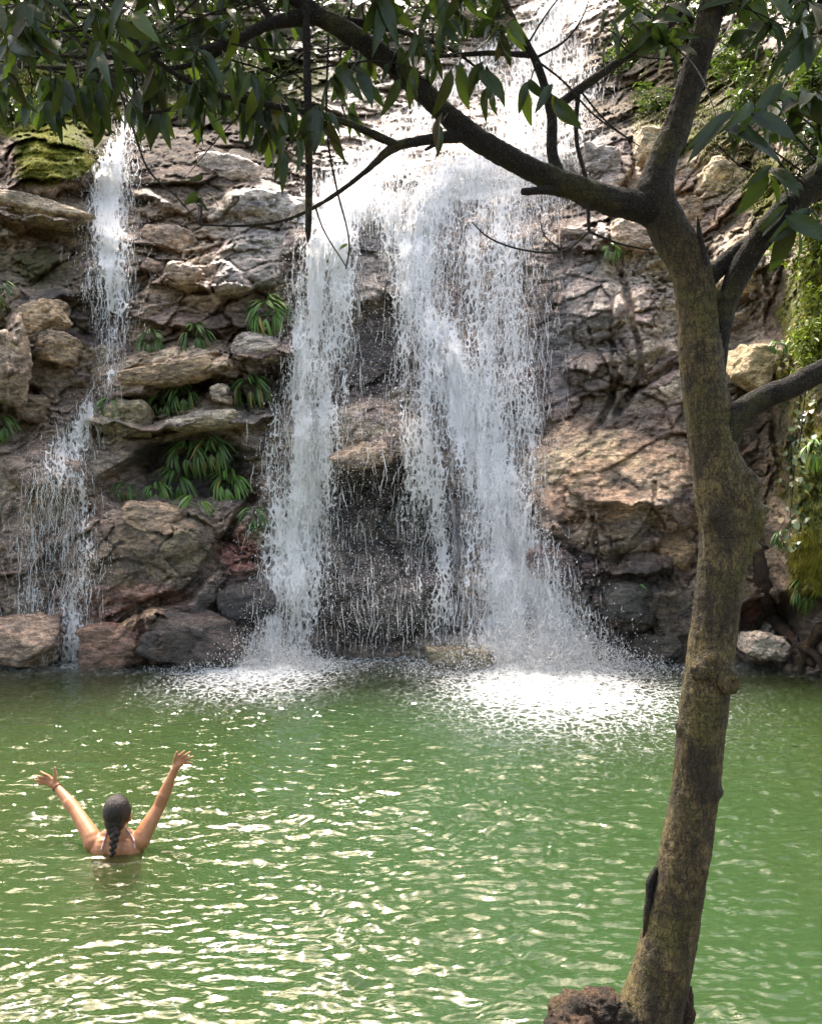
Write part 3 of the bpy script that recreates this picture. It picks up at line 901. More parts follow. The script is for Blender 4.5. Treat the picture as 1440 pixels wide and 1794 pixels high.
# fine mist hanging about the strong right-hand fall
t = NT("mist_air")
ps = t.n('ShaderNodeNewGeometry').outputs['Position']
mn = t.maprange(t.noise(t.n('ShaderNodeMapping', {'Vector': ps, 'Scale': (1.2, 1.2, .7)}).outputs[0], 1.3, 4, .6, .6), .38, .72)
t.t.links.new(t.n('ShaderNodeVolumePrincipled', {'Color': (.95, .96, .97, 1), 'Density': t.math('MULTIPLY', mn, MIST), 'Anisotropy': .2}).outputs[0], t.out.inputs['Volume'])
MISTM = t.m
PTS = [(880, 300, 150, .7), (860, 480, 140, .65), (865, 640, 130, .6), (880, 800, 110, .55), (915, 950, 120, .6), (940, 1080, 170, .7), (945, 1160, 210, .7)]
M, s_ = resample(PTS, 26)
V = []
for i in range(26):
    D = float(sample(DS, M[i, 0], M[i, 1])) - .35
    c = np.array(Wv(M[i, 0], M[i, 1], D))
    for k in range(20):
        a = k / 20 * 2 * math.pi
        V.append(c + np.array([math.cos(a) * M[i, 2] / F * D, math.sin(a) * M[i, 3], 0]))
i = (np.arange(25)[:, None] * 20 + np.arange(20)[None, :]); j = np.arange(25)[:, None] * 20 + (np.arange(20)[None, :] + 1) % 20
Fq = np.stack([i, j, j + 20, i + 20], -1).reshape(-1, 4)
m = len(V); V.append(np.mean(V[:20], 0)); V.append(np.mean(V[500:520], 0))
k = np.arange(20); k1 = (k + 1) % 20
me = bpy.data.meshes.new("mist")
me.from_pydata([tuple(v) for v in V], [], [tuple(q) for q in Fq.tolist()] + [(int(b), int(a), m) for a, b in zip(k, k1)] + [(int(a) + 500, int(b) + 500, m + 1) for a, b in zip(k, k1)])
tag(link("mist", me, None, MISTM), "soft white mist around the strong right hand fall", None, None, 'stuff')
# ================================================================== rocks that stand free of the face
import bmesh
def ico(sub):
    bm = bmesh.new()
    bmesh.ops.create_icosphere(bm, subdivisions=sub, radius=1.0)
    V = np.array([v.co[:] for v in bm.verts], np.float32)
    Fc = np.array([[v.index for v in f.verts] for f in bm.faces], np.int32)
    bm.free()
    return V, Fc
ICO5, ICO5F = ico(5)
ICO3, ICO3F = ico(3)
def rock_piece(name, px, py, w, h, th, col, rot=0.0, wet=0.6, moss=0.0, seed=0, boxy=3.0, parent=None, sink=0.45, facet=1.0, D=None):
    """w,h: half size in photo pixels at the rock's distance; th: half thickness in metres"""
    D = float(sample(DS, px, py)) if D is None else D
    c = W(np.array(px), np.array(py), D - th * (1 - sink))
    a, b = w / F * D, h / F * D
    pr_ = np.random.default_rng(seed)
    pl = pr_.normal(0, 1, (13, 3)); pl /= np.linalg.norm(pl, axis=1)[:, None]
    pl = np.concatenate([pl, np.eye(3) + pr_.normal(0, .12, (3, 3)), -np.eye(3) + pr_.normal(0, .12, (3, 3))])
    dd = np.concatenate([pr_.uniform(.78, 1.1, 13), pr_.uniform(.72, .9, 6)])
    q = np.maximum(ICO5 @ pl.T, .02) / dd[None]
    V = ICO5 / ((q ** 16).sum(1) ** (1 / 16))[:, None]          # a hewn lump: many flat faces, barely rounded edges
    V = V * np.array([a, th, b])
    r = math.radians(-rot)
    V = np.stack([V[:, 0] * math.cos(r) - V[:, 2] * math.sin(r), V[:, 1], V[:, 0] * math.sin(r) + V[:, 2] * math.cos(r)], 1)
    Pw = (V + c).astype(np.float32)
    n = V / np.linalg.norm(V, axis=1)[:, None]
    s = min(a, b)
    wP = Pw + 0.25 * s * np.stack([fbm(Pw * 1.2 / s, 3, seed + k) for k in (1, 2, 3)], 1)
    f1, _, r1 = facets(wP, 1.05 * s, seed + 11, 0.3, (1.5, 1, .8), .7, .5, .1, .05)
    f2, _, r2 = facets(wP, 0.4 * s, seed + 17, 0.4, (1.8, 1, .7), .8, .6, .08, .06)
    d = 0.20 * s * f1 * facet + 0.12 * s * f2 * facet + 0.07 * s * ridged(Pw * np.array([2, 2, 5]) / s * .6, 4, seed + 8) + 0.10 * s * fbm(Pw * 0.9 / s, 3, seed + 5) + 0.025 * fbm(Pw * 11, 4, seed + 6)
    V = Pw + n * d[:, None]
    me = mesh_np(name, V - c, ICO5F)
    t_ = np.array(col)[None] * (1 + .3 * (r1[:, :1] - .5) + .3 * (r2[:, 1:2] - .5))
    attr_c(me, 'tint', np.clip(t_ * ROCK_DIM, .006, .8)); attr_f(me, 'wet', np.full(len(V), wet)); attr_f(me, 'moss', np.full(len(V), moss))
    o = bpy.data.objects.new(name, me); COL.objects.link(o); me.materials.append(ROCK)
    o.location = c
    if parent is not None: o.parent = parent
    return o

def boulder(lab, *a, **k):
    return tag(rock_piece("boulder", *a, **k), lab, "boulder", "boulders at the foot and on the ledges of the cliff")
boulder("small pale boulder lodged on the ferny ledge left of the falls", 386, 688, 22, 19, .2, (.5, .43, .35), 10, .4, 0, 101, 2.6, sink=0.2)
boulder("rounded tan boulder at the waterline under the thin left waterfall", 40, 1125, 70, 52, .6, (.36, .26, .19), 5, .9, .05, 102, 2.4, sink=1.2)
boulder("wedge shaped brown boulder at the waterline right of the thin waterfall", 215, 1125, 72, 56, .6, (.25, .15, .11), -8, .95, 0, 103, 3, sink=1.2)
boulder("long dark boulder at the waterline left of the big falls", 350, 1120, 95, 54, .6, (.10, .08, .07), 14, .98, 0, 104, 2.8, sink=1.2)
boulder("low olive boulder in the foam between the two big curtains of water", 800, 1152, 70, 26, .4, (.21, .19, .13), 3, .9, .1, 105, 2.3)
boulder("pale mossy boulder perched at mid height right of the tree trunk", 1318, 645, 42, 38, .45, (.40, .33, .2), 20, .25, .34, 106, 2.5)
boulder("flat white rock at the waterline right of the tree trunk", 1336, 1130, 42, 26, .45, (.52, .47, .40), 8, .4, 0, 107, 3)
boulder("dark wet rock at the waterline left of the tree trunk", 1150, 1135, 50, 28, .35, (.09, .08, .065), 0, .9, .1, 108, 2.8)
boulder("low grey rock at the right end of the foam under the falls", 1075, 1145, 36, 16, .3, (.16, .14, .12), 0, .9, .0, 109, 2.6)
SLABS = [(70, 372, 88, 22, .55, (.44, .37, .28), 8, .3, .1), (75, 565, 52, 34, .4, (.43, .33, .22), -14, .4, .1), (20, 640, 26, 72, .5, (.36, .29, .22), 2, .4, .1),
 (100, 610, 42, 26, .35, (.40, .31, .22), 5, .4, 0), (325, 484, 36, 24, .35, (.40, .30, .22), 18, .5, 0), (272, 470, 24, 18, .3, (.17, .12, .09), 20, .7, 0),
 (470, 362, 62, 32, .4, (.38, .36, .34), 10, .7, 0), (455, 610, 52, 26, .45, (.42, .38, .34), 4, .7, 0), (375, 738, 88, 17, .5, (.47, .41, .33), -5, .5, 0),
 (225, 735, 58, 36, .4, (.27, .24, .16), 6, .6, .15), (300, 655, 96, 22, .4, (.40, .30, .2), -10, .5, .05), (60, 720, 44, 26, .3, (.33, .26, .2), 12, .6, 0),
 (1150, 255, 40, 30, .4, (.52, .45, .33), 5, .2, .1), (1050, 290, 40, 34, .35, (.33, .31, .29), 10, .4, 0),
 (1105, 415, 46, 34, .35, (.46, .37, .29), 12, .3, 0), (1015, 415, 48, 20, .3, (.27, .22, .19), 8, .5, 0), (1265, 320, 50, 36, .4, (.5, .42, .28), 20, .2, .15),
 (1100, 1055, 58, 44, .35, (.07, .068, .06), 4, .9, .15), (1180, 1070, 46, 46, .3, (.11, .09, .07), -6, .9, .1), (1180, 960, 40, 46, .3, (.34, .24, .15), 8, .6, .1),
 (960, 985, 46, 40, .35, (.24, .18, .17), -5, .8, 0), (1300, 470, 40, 52, .4, (.42, .35, .24), 10, .2, .2), (430, 1060, 56, 44, .35, (.06, .055, .052), -30, .95, 0),
 (265, 905, 60, 26, .3, (.33, .25, .17), 10, .8, 0), (395, 300, 70, 26, .3, (.42, .36, .3), 18, .6, 0), (300, 420, 60, 26, .3, (.38, .29, .22), 15, .6, 0),
 (1205, 380, 40, 30, .3, (.40, .32, .24), 0, .2, .1), (640, 800, 62, 24, .4, (.34, .26, .19), -10, .9, 0)]
for i, (x, y, w_, h_, th, c_, r_, we, mo) in enumerate(SLABS):
    rock_piece("rock_slab", x, y, w_, h_, th, c_, r_, we, mo, 200 + 31 * i, 3.6, cliff, 1.12, 1.5)

# near bank where the tree and the photographer stand
by = np.concatenate([np.linspace(-9, 1.5, 30), np.linspace(1.6, 3.6, 50)]); bx = np.linspace(-9, 9, 150)
BX, BY = np.meshgrid(bx, by)
pn = np.stack([BX.ravel(), BY.ravel(), 0 * BX.ravel()], 1)
bzz = 0.30 - 0.95 * sstep(2.72, 3.45, BY.ravel() + 0.15 * fbm(pn * 1.3, 3, 401)) + 0.06 * fbm(pn * 2.5, 4, 402) + 0.25 * sstep(-1, -8, BY.ravel())
t = NT("bank_soil")
ps = t.n('ShaderNodeNewGeometry').outputs['Position']
so = t.n('ShaderNodeBsdfPrincipled', {'Base Color': t.mix(t.noise(ps, 9, 6, .7), (.05, .035, .02), (.15, .11, .06)), 'Roughness': .85, 'Normal': t.n('ShaderNodeBump', {'Height': t.noise(ps, 25, 6, .7), 'Distance': .03}).outputs[0]}).outputs[0]
tag(link("bank_ground", mesh_np("bank_ground", np.stack([BX.ravel(), BY.ravel(), bzz], 1), grid_faces(80, 150)), None, t.surf(so)), "brown earth bank at the near edge of the pool", None, None, "structure")
# ================================================================== the tree over the pool
def tube(pts, rad, k=12, seed=0, rough=0.0, step=0.03, knots=(), caps=True, fine=0.0):
    """swept tube through world points; rough = radial noise as a share of the radius"""
    pts = np.asarray(pts, float); rad = np.asarray(rad, float)
    d = np.concatenate([[0], np.cumsum(np.linalg.norm(np.diff(pts, axis=0), axis=1))])
    n = max(4, int(d[-1] / step))
    s = np.linspace(0, d[-1], n)
    C = smooth_interp(s, d, pts, 0)
    R = np.maximum(np.interp(s, d, rad), 0.0004)
    T = np.gradient(C, axis=0); T /= np.linalg.norm(T, axis=1)[:, None] + 1e-9
    ref = np.array([0, 1.0, 0]) if abs(T[0, 1]) < .9 else np.array([1.0, 0, 0])
    N = np.zeros_like(T); cur = ref
    for i in range(n):
        cur = cur - T[i] * (cur @ T[i]); cur /= np.linalg.norm(cur) + 1e-9
        N[i] = cur
    B = np.cross(T, N)
    a = np.arange(k) / k * 2 * math.pi
    dirs = N[:, None, :] * np.cos(a)[None, :, None] + B[:, None, :] * np.sin(a)[None, :, None]
    V = C[:, None, :] + dirs * R[:, None, None]
    flat = V.reshape(-1, 3); dd = dirs.reshape(-1, 3); RR = np.repeat(R, k)
    if rough:
        flat = flat + dd * (RR * rough * (fbm(flat * (0.35 / max(rad.max(), .01)), 3, seed) + 0.4 * fbm(flat * np.array([1, 1, .5]) * (1.6 / max(rad.max(), .01)), 3, seed + 3)))[:, None]
    if fine:
        flat = flat + dd * (fine * (ridged(flat * np.array([30, 30, 9]), 3, seed + 7) + 0.6 * fbm(flat * 80, 2, seed + 8)))[:, None]
    for (kp, kr, ka) in knots:
        q = np.linalg.norm(flat - np.asarray(kp), axis=1) / kr
        flat = flat + dd * (ka * np.exp(-(q * q) * 1.6) * (1 + 0.6 * vnoise(flat * 40, seed + 9)))[:, None]
    i = (np.arange(n - 1)[:, None] * k + np.arange(k)[None, :])
    j = np.arange(n - 1)[:, None] * k + (np.arange(k)[None, :] + 1) % k
    Fc = np.stack([i, j, j + k, i + k], -1).reshape(-1, 4)
    if caps:
        m = len(flat)
        flat = np.concatenate([flat, C[:1] - T[:1] * R[0] * .2, C[-1:] + T[-1:] * R[-1] * .5])
        a0 = np.arange(k); a1 = (a0 + 1) % k
        Fc = np.concatenate([Fc, np.stack([a1, a0, np.full(k, m), np.full(k, m)], 1), np.stack([a0 + (n - 1) * k, a1 + (n - 1) * k, np.full(k, m + 1), np.full(k, m + 1)], 1)])
    return flat, Fc
def mesh_any(name, V, Fc):
    """quads whose last two corners coincide become triangles"""
    me = bpy.data.meshes.new(name)
    me.from_pydata([tuple(v) for v in V], [], [tuple(f) if f[2] != f[3] else tuple(f[:3]) for f in Fc.tolist()])
    me.polygons.foreach_set('use_smooth', np.ones(len(me.polygons), bool))
    me.update()
    return me
def pxtube(name, pts, parent, mat, Y=2.8, k=10, seed=0, rough=.1, step=.03, fine=0.0, knots=(), scale=1.0):
    """pts: (px, py, width px[, distance])"""
    P_ = [Wv(p[0], p[1], p[3] if len(p) > 3 else Y) for p in pts]
    R_ = [p[2] * 0.5 / F * (p[3] if len(p) > 3 else Y) * scale for p in pts]
    V, Fc = tube([tuple(v) for v in P_], R_, k, seed, rough, step, knots, True, fine)
    return link(name, mesh_any(name, V, Fc), parent, mat)

def bark_material(name, light, dark, thr, moss=0.5):
    t = NT(name)
    pos = t.n('ShaderNodeNewGeometry').outputs['Position']
    st = t.n('ShaderNodeMapping', {'Vector': pos, 'Scale': (1, 1, .45)}).outputs[0]
    n1 = t.noise(st, 9, 6, .65, .8)
    n2 = t.noise(st, 62, 6, .75, .5)
    n3 = t.noise(pos, 210, 4, .75)
    c = t.mix(t.maprange(n1, thr - .09, thr + .10), dark, light)
    c = t.mix(t.math('MULTIPLY', t.maprange(n2, .44, .54, 1, 0), .75), c, dark)
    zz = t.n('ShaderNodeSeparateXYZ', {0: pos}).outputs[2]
    up = t.maprange(t.math('ADD', zz, t.math('MULTIPLY', t.math('SUBTRACT', n1, .5), 1.2)), 2.75, 3.25)     # canopy shade painted into the bark, darker towards the fork
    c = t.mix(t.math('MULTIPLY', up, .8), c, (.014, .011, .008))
    mo = t.math('MULTIPLY', t.maprange(t.noise(pos, 5, 4, .6), .48, .62), moss)
    c = t.mix(mo, c, (.10, .095, .02))
    c = t.mix(t.math('MULTIPLY', t.maprange(n3, .58, .66), .5), c, (.3, .28, .2))
    ring = t.noise(t.n('ShaderNodeMapping', {'Vector': pos, 'Scale': (6, 6, 70)}).outputs[0], 1.0, 4, .6, .4)
    c = t.mix(t.math('MULTIPLY', t.maprange(ring, .5, .62), .45), c, dark)
    ck = t.maprange(t.n('ShaderNodeTexVoronoi', {'Vector': t.mix(.05, t.n('ShaderNodeMapping', {'Vector': pos, 'Scale': (1, 1, .4)}).outputs[0], t.noise(pos, 20, 3, .6, 0, 'Color')), 'Scale': 58.0}, feature='DISTANCE_TO_EDGE').outputs['Distance'], 0.0, 0.09, 1, 0)
    c = t.mix(t.math('MULTIPLY', ck, .55), c, tuple(.5 * x for x in dark))
    n2 = t.math('ADD', n2, t.math('MULTIPLY', ring, .5))
    n2 = t.math('SUBTRACT', n2, t.math('MULTIPLY', ck, .6))
    h = t.math('ADD', t.math('MULTIPLY', n2, .8), t.math('MULTIPLY', n3, .35))
    b = t.n('ShaderNodeBump', {'Height': h, 'Strength': 1.0, 'Distance': .02}).outputs[0]
    return t.surf(t.n('ShaderNodeBsdfPrincipled', {'Base Color': c, 'Roughness': .78, 'Normal': b, 'Specular IOR Level': .3}).outputs[0])
BARK = bark_material("trunk_bark", (.165, .125, .048), (.034, .026, .014), .48, .6)
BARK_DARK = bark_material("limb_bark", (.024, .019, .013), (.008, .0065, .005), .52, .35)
BARK_TWIG = bark_material("twig_bark", (.07, .055, .038), (.03, .024, .018), .5, .0)
BURL = bark_material("burl_bark", (.11, .06, .03), (.02, .013, .009), .52, .2)

YT = 2.8
tree = tag(empty("tree", Wv(1130, 1830, YT)), "leaning mottled tree with forked trunk standing at the near edge of the pool", "tree")
TRUNK = [(1085, 1900, 190), (1118, 1830, 150), (1150, 1740, 124), (1174, 1640, 110), (1196, 1520, 102), (1216, 1400, 98), (1232, 1250, 98), (1248, 1130, 98), (1262, 1010, 100), (1270, 930, 104), (1262, 860, 108),
         (1246, 760, 98), (1230, 640, 92), (1222, 540, 88), (1206, 460, 86), (1172, 400, 82), (1150, 345, 74), (1158, 285, 64), (1184, 225, 58), (1214, 130, 56), (1238, 50, 54), (1262, -60, 50), (1290, -260, 44), (1300, -600, 34)]
kn = lambda px, py, dy=-0.07: tuple(Wv(px, py, YT + dy))
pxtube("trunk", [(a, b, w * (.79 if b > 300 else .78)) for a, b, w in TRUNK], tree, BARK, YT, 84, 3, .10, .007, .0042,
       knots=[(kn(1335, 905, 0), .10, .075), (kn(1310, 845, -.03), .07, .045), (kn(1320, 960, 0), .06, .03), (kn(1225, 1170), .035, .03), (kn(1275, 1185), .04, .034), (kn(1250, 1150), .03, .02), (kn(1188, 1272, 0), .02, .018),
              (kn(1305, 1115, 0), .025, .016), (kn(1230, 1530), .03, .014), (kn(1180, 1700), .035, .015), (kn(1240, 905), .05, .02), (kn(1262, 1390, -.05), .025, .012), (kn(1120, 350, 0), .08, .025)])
for px, py, r, sx in ((1225, 1178, 15, 1.0), (1278, 1196, 19, 1.1)):     # dark hollow knots
    c = Wv(px, py, YT - .088)
    V = ICO3 * np.array([r * sx, 6, r]) / F * YT
    V = V * (1 + .35 * fbm(ICO3 * 2.2, 3, int(px)))[:, None]
    link("knot", mesh_np("knot", V + np.array(c), ICO3F), tree, BARK)
pxtube("bark_flap", [(1150, 1520, 6), (1142, 1545, 20), (1136, 1585, 12), (1134, 1615, 18), (1128, 1645, 5)], tree, BARK_DARK, YT, 8, 5, .5, .01)
pxtube("bark_flap", [(1238, 1490, 10), (1236, 1525, 14), (1230, 1560, 5)], tree, BARK_DARK, YT, 8, 6, .4, .01)
for px, py, w, h, s in ((1012, 1800, 52, 42, 1), (1052, 1764, 34, 26, 2), (1080, 1790, 40, 40, 3), (1195, 1770, 18, 46, 4)):
    c = Wv(px, py, YT - .02)
    V = ICO5 * np.array([w, w, h]) / F * YT
    V = V * (1 + .35 * fbm(ICO5 * 1.6, 4, s * 7) + .16 * ridged(ICO5 * 4.5, 3, s * 9))[:, None]
    link("burl", mesh_np("burl", V + np.array(c), ICO5F), tree, BURL if s != 3 else BARK)

LIMB_L = [(1165, 385, 60, 2.8), (1120, 362, 62, 2.78), (1060, 348, 56, 2.76), (1000, 325, 50, 2.74), (930, 295, 46, 2.72), (860, 258, 44, 2.7), (800, 215, 42, 2.7), (740, 158, 42, 2.68), (680, 104, 42, 2.66), (600, 50, 38, 2.64), (540, 14, 34, 2.6), (470, -40, 30, 2.55), (380, -110, 24, 2.5), (240, -180, 16, 2.45), (60, -230, 8, 2.4)]
SIDE_LIMBS = {
 'A': [(815, 236, 26, 2.7), (765, 242, 20, 2.66), (690, 258, 18, 2.62), (640, 300, 10, 2.6), (580, 345, 7, 2.58), (500, 385, 5.5, 2.56), (420, 395, 4.5, 2.55), (350, 393, 3, 2.55)],
 'A2': [(700, 256, 16, 2.62), (600, 212, 13, 2.58), (480, 185, 11, 2.55), (370, 160, 10, 2.5), (280, 110, 9, 2.45), (200, 30, 8, 2.4), (150, -40, 7, 2.4), (110, -140, 5, 2.4)],
 'B': [(985, 318, 26, 2.74), (968, 270, 20, 2.74), (966, 200, 18, 2.73), (940, 110, 15, 2.72), (905, 45, 12, 2.7), (870, -30, 10, 2.7), (830, -120, 7, 2.66)],
 'C': [(968, 192, 17, 2.73), (1012, 158, 17, 2.74), (1080, 110, 14, 2.76), (1150, 62, 13, 2.8), (1195, 18, 11, 2.82), (1215, -40, 9, 2.84), (1220, -140, 6, 2.86)],
 'b1': [(560, 26, 32, 2.61), (470, 42, 21, 2.56), (400, 75, 17, 2.52), (330, 88, 13, 2.5), (250, 96, 10, 2.46), (120, 98, 7, 2.44), (0, 82, 5, 2.42), (-90, 66, 4, 2.4)],
 'b2': [(420, 66, 12, 2.53), (350, 108, 10, 2.56), (230, 122, 8, 2.6), (100, 118, 6, 2.62), (-50, 112, 4, 2.64)],
 'b4': [(570, 32, 20, 2.62), (640, 40, 13, 2.68), (720, 60, 9, 2.72), (800, 92, 6, 2.76), (850, 130, 4, 2.78)],
 'b5': [(936, 96, 12, 2.72), (860, 92, 9, 2.7), (760, 97, 7, 2.68), (640, 82, 5, 2.66), (560, 90, 4, 2.64)],
 'b6': [(480, 38, 14, 2.56), (430, -20, 12, 2.6), (330, -60, 10, 2.66), (200, -80, 8, 2.7), (40, -90, 6, 2.75), (-100, -80, 4, 2.8)],
 'R1': [(1262, 712, 22, 2.8), (1260, 660, 25, 2.8), (1264, 580, 32, 2.79), (1286, 495, 42, 2.77), (1328, 422, 46, 2.74), (1400, 345, 50, 2.7), (1470, 280, 52, 2.66), (1570, 190, 50, 2.6), (1680, 60, 46, 2.5), (1780, -140, 36, 2.4)],
 'R2': [(1262, 765, 66, 2.8), (1290, 732, 50, 2.78), (1330, 700, 43, 2.76), (1385, 678, 41, 2.72), (1440, 650, 40, 2.68), (1540, 610, 36, 2.6), (1680, 500, 30, 2.5)],
 'R3': [(1238, 488, 34, 2.8), (1268, 462, 32, 2.8), (1302, 436, 34, 2.78), (1325, 425, 36, 2.76)],
}
TW = {}
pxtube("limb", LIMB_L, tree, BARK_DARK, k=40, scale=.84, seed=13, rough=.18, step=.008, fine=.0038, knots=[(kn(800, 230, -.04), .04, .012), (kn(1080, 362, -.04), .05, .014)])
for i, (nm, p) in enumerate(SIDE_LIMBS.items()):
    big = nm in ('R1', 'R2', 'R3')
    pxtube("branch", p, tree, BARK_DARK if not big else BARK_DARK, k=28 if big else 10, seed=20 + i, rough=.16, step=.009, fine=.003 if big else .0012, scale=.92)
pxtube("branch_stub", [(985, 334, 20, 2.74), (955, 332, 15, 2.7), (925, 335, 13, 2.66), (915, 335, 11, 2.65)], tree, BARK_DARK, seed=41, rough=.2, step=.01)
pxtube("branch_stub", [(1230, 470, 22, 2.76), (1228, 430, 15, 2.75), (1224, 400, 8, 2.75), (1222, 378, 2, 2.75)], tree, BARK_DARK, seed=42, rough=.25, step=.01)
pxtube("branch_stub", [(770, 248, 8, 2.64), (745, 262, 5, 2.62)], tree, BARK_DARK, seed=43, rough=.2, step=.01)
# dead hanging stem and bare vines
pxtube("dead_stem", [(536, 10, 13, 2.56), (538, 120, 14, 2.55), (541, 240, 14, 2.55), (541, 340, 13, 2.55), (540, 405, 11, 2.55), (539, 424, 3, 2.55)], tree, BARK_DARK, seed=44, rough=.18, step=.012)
VINES = [[(1013, 152, 9, 2.74), (1010, 245, 8, 2.74), (1026, 315, 8, 2.73), (1032, 405, 6, 2.73)],
 [(1032, 405, 5, 2.73), (990, 438, 4, 2.72), (920, 438, 3.5, 2.71), (855, 415, 3, 2.7), (826, 388, 2, 2.7)], [(1032, 405, 5, 2.73), (1080, 425, 4, 2.74), (1138, 438, 3, 2.76)],
 [(985, 438, 3, 2.72), (952, 410, 2.5, 2.72), (946, 375, 2, 2.72)], [(1018, 160, 4, 2.74), (1060, 210, 3, 2.74), (1105, 245, 2, 2.74)], [(940, 105, 4, 2.72), (985, 140, 4, 2.71), (1040, 200, 3, 2.7), (1120, 255, 2, 2.7)],
 [(575, 60, 4, 2.6), (574, 240, 4, 2.58), (590, 330, 4, 2.58), (612, 430, 3, 2.58), (606, 470, 3, 2.58)], [(200, 130, 4, 2.5), (235, 230, 4, 2.5), (262, 300, 4, 2.5), (310, 345, 3, 2.5), (350, 392, 3, 2.5)],
 [(940, 100, 5, 2.72), (990, 70, 4, 2.7), (1020, 30, 3, 2.68), (1040, -30, 2, 2.66)], [(1075, 55, 3, 2.7), (1100, 90, 3, 2.72), (1180, 105, 2, 2.72)], [(925, 75, 4, 2.7), (960, 20, 3, 2.68), (1000, -30, 3, 2.66)],
 [(240, 200, 5, 2.5), (300, 190, 7, 2.52), (370, 160, 7, 2.5)], [(1320, 300, 4, 2.6), (1290, 285, 3, 2.58), (1260, 255, 3, 2.56)], [(1420, 330, 5, 2.68), (1370, 290, 4, 2.6), (1335, 240, 3, 2.55)],
 [(0, 100, 3, 2.7), (120, 130, 3, 2.68), (230, 150, 2, 2.66)], [(180, -10, 4, 2.7), (130, 60, 3, 2.7), (60, 100, 2, 2.7)], [(60, 30, 3, 2.3), (160, 90, 3, 2.32), (240, 190, 2, 2.36)]]
for i, v in enumerate(VINES):
    pxtube("twig", v, tree, BARK_TWIG, k=6, seed=60 + i, rough=.12, step=.02)

# ------------------------------------------------------------------ leaves
def leaf_mesh(name, wid=.15, curl=.25, fold=.25, seed=0):
    n = 9
    s = np.linspace(0, 1, n)
    prof = np.sin(np.pi * np.clip(s, 0, 1) ** .85) ** .8 * (1 - .35 * s)
    prof[0] = .03; prof[-1] = 0.0
    r_ = np.random.default_rng(seed)
    V = []
    for i in range(n):
        b = -curl * s[i] ** 2
        sw = .05 * math.sin(3 * s[i] + seed)
        for u in (-1, -.5, 0, .5, 1):
            x = u * wid * prof[i]
            V.append((x + sw, s[i] * (1 - .15 * curl * s[i]), b + abs(u) * wid * prof[i] * fold + .012 * math.sin(9 * s[i] + u * 3 + seed)))
    return mesh_np(name, np.array(V), grid_faces(n, 5))
def leaf_material(name, c1, c2, tr, rough=.38, spec=.5, tmix=.38):
    t = NT(name)
    info = t.n('ShaderNodeObjectInfo').outputs['Random']
    isl = t.n('ShaderNodeNewGeometry').outputs['Random Per Island']
    k = t.math('FRACT', t.math('ADD', info, isl))
    c = t.ramp(k, [(0, c1), (.45, c2), (.8, tuple(1.5 * x for x in c2)), (.9, tuple(1.6 * x for x in c2)), (.96, (c2[1] * 1.7, c2[1] * 1.15, c2[2]))])
    pos = t.n('ShaderNodeNewGeometry').outputs['Position']
    c = t.mix(t.math('MULTIPLY', t.maprange(t.noise(pos, 26, 4, .6), .5, .75), .35), c, tuple(1.6 * x for x in c2))
    p = t.n('ShaderNodeBsdfPrincipled', {'Base Color': c, 'Roughness': rough, 'Specular IOR Level': spec, 'Normal': t.n('ShaderNodeBump', {'Height': t.noise(pos, 70, 3), 'Strength': .25, 'Distance': .01}).outputs[0]}).outputs[0]
    tl = t.n('ShaderNodeBsdfTranslucent', {'Color': t.mix(k, tr, tuple(.6 * x for x in tr))}).outputs[0]
    return t.surf(t.n('ShaderNodeMixShader', {0: tmix, 1: p, 2: tl}).outputs[0])
LEAF = leaf_material("tree_leaf", (.006, .012, .004), (.016, .028, .007), (.045, .09, .009), .38, .4, .3)
LEAVES = [leaf_mesh("leaf", .17, .3, .3, 1), leaf_mesh("leaf", .19, .15, .2, 2), leaf_mesh("leaf", .15, .5, .35, 4)]
LEAF_B = leaf_material("tree_leaf_young", (.018, .036, .007), (.035, .058, .010), (.12, .20, .018), .38, .45, .4)
LEAVES += [leaf_mesh("leaf", .18, .35, .2, 5)]
for m in LEAVES[:3]: m.materials.append(LEAF)
LEAVES[3].materials.append(LEAF_B)

branch_pts = []
for p in list(SIDE_LIMBS.values()) + [LIMB_L]:
    M, _ = resample(np.array(p)[:, [0, 1]], 40)
    dY = np.interp(np.linspace(0, 1, 40), np.linspace(0, 1, len(p)), [q[3] for q in p])
    branch_pts.append(np.concatenate([M, dY[:, None]], 1))
branch_pts = np.concatenate(branch_pts)
lr = np.random.default_rng(77)
leaf_specs = []     # (matrix, variant, in frame?)
def leaf_at(p, d, L, roll):
    y = Vector(d).normalized()
    up = Vector((lr.normal(0, .5), -1 + lr.normal(0, .6), .5 + lr.normal(0, .3)))
    x = y.cross(up).normalized(); z = x.cross(y)
    R_ = Matrix((x, y, z)).transposed().to_4x4()
    leaf_specs.append((Matrix.Translation(p) @ R_ @ Matrix.Rotation(roll, 4, 'Y') @ Matrix.Scale(L, 4), 3 if lr.random() < .2 else int(lr.integers(0, 3)), p))
TWV, TWF, tb = [], [], 0
def cluster(px, py, Y, n, L=.14, droop=1.0, twig=True, spread=.75):
    global tb
    tip = Wv(px, py, Y)
    if twig:
        d = np.hypot(branch_pts[:, 0] - px, branch_pts[:, 1] - py + 25)
        b = branch_pts[np.argmin(d)]
        st_ = Wv(*b)
        mid = (st_ + tip) * .5 + Vector((lr.normal(0, .02), lr.normal(0, .02), .03))
        V, Fc = tube([tuple(st_), tuple(mid), tuple(tip)], [.0035, .0028, .0018], 5, 0, 0, .03)
        TWV.append(V); TWF.append(Fc + tb); tb += len(V)
    for i in range(n):
        a = i * 2.4 + lr.random() * .9
        d = (math.cos(a) * spread, math.sin(a) * spread * .9, -droop * lr.uniform(.55, 1.5) + .15)
        back = Vector((lr.normal(0, .012), lr.normal(0, .012), abs(lr.normal(0, .03))))
        leaf_at(tip + back, d, L * lr.uniform(.6, 1.25), lr.normal(0, .5))
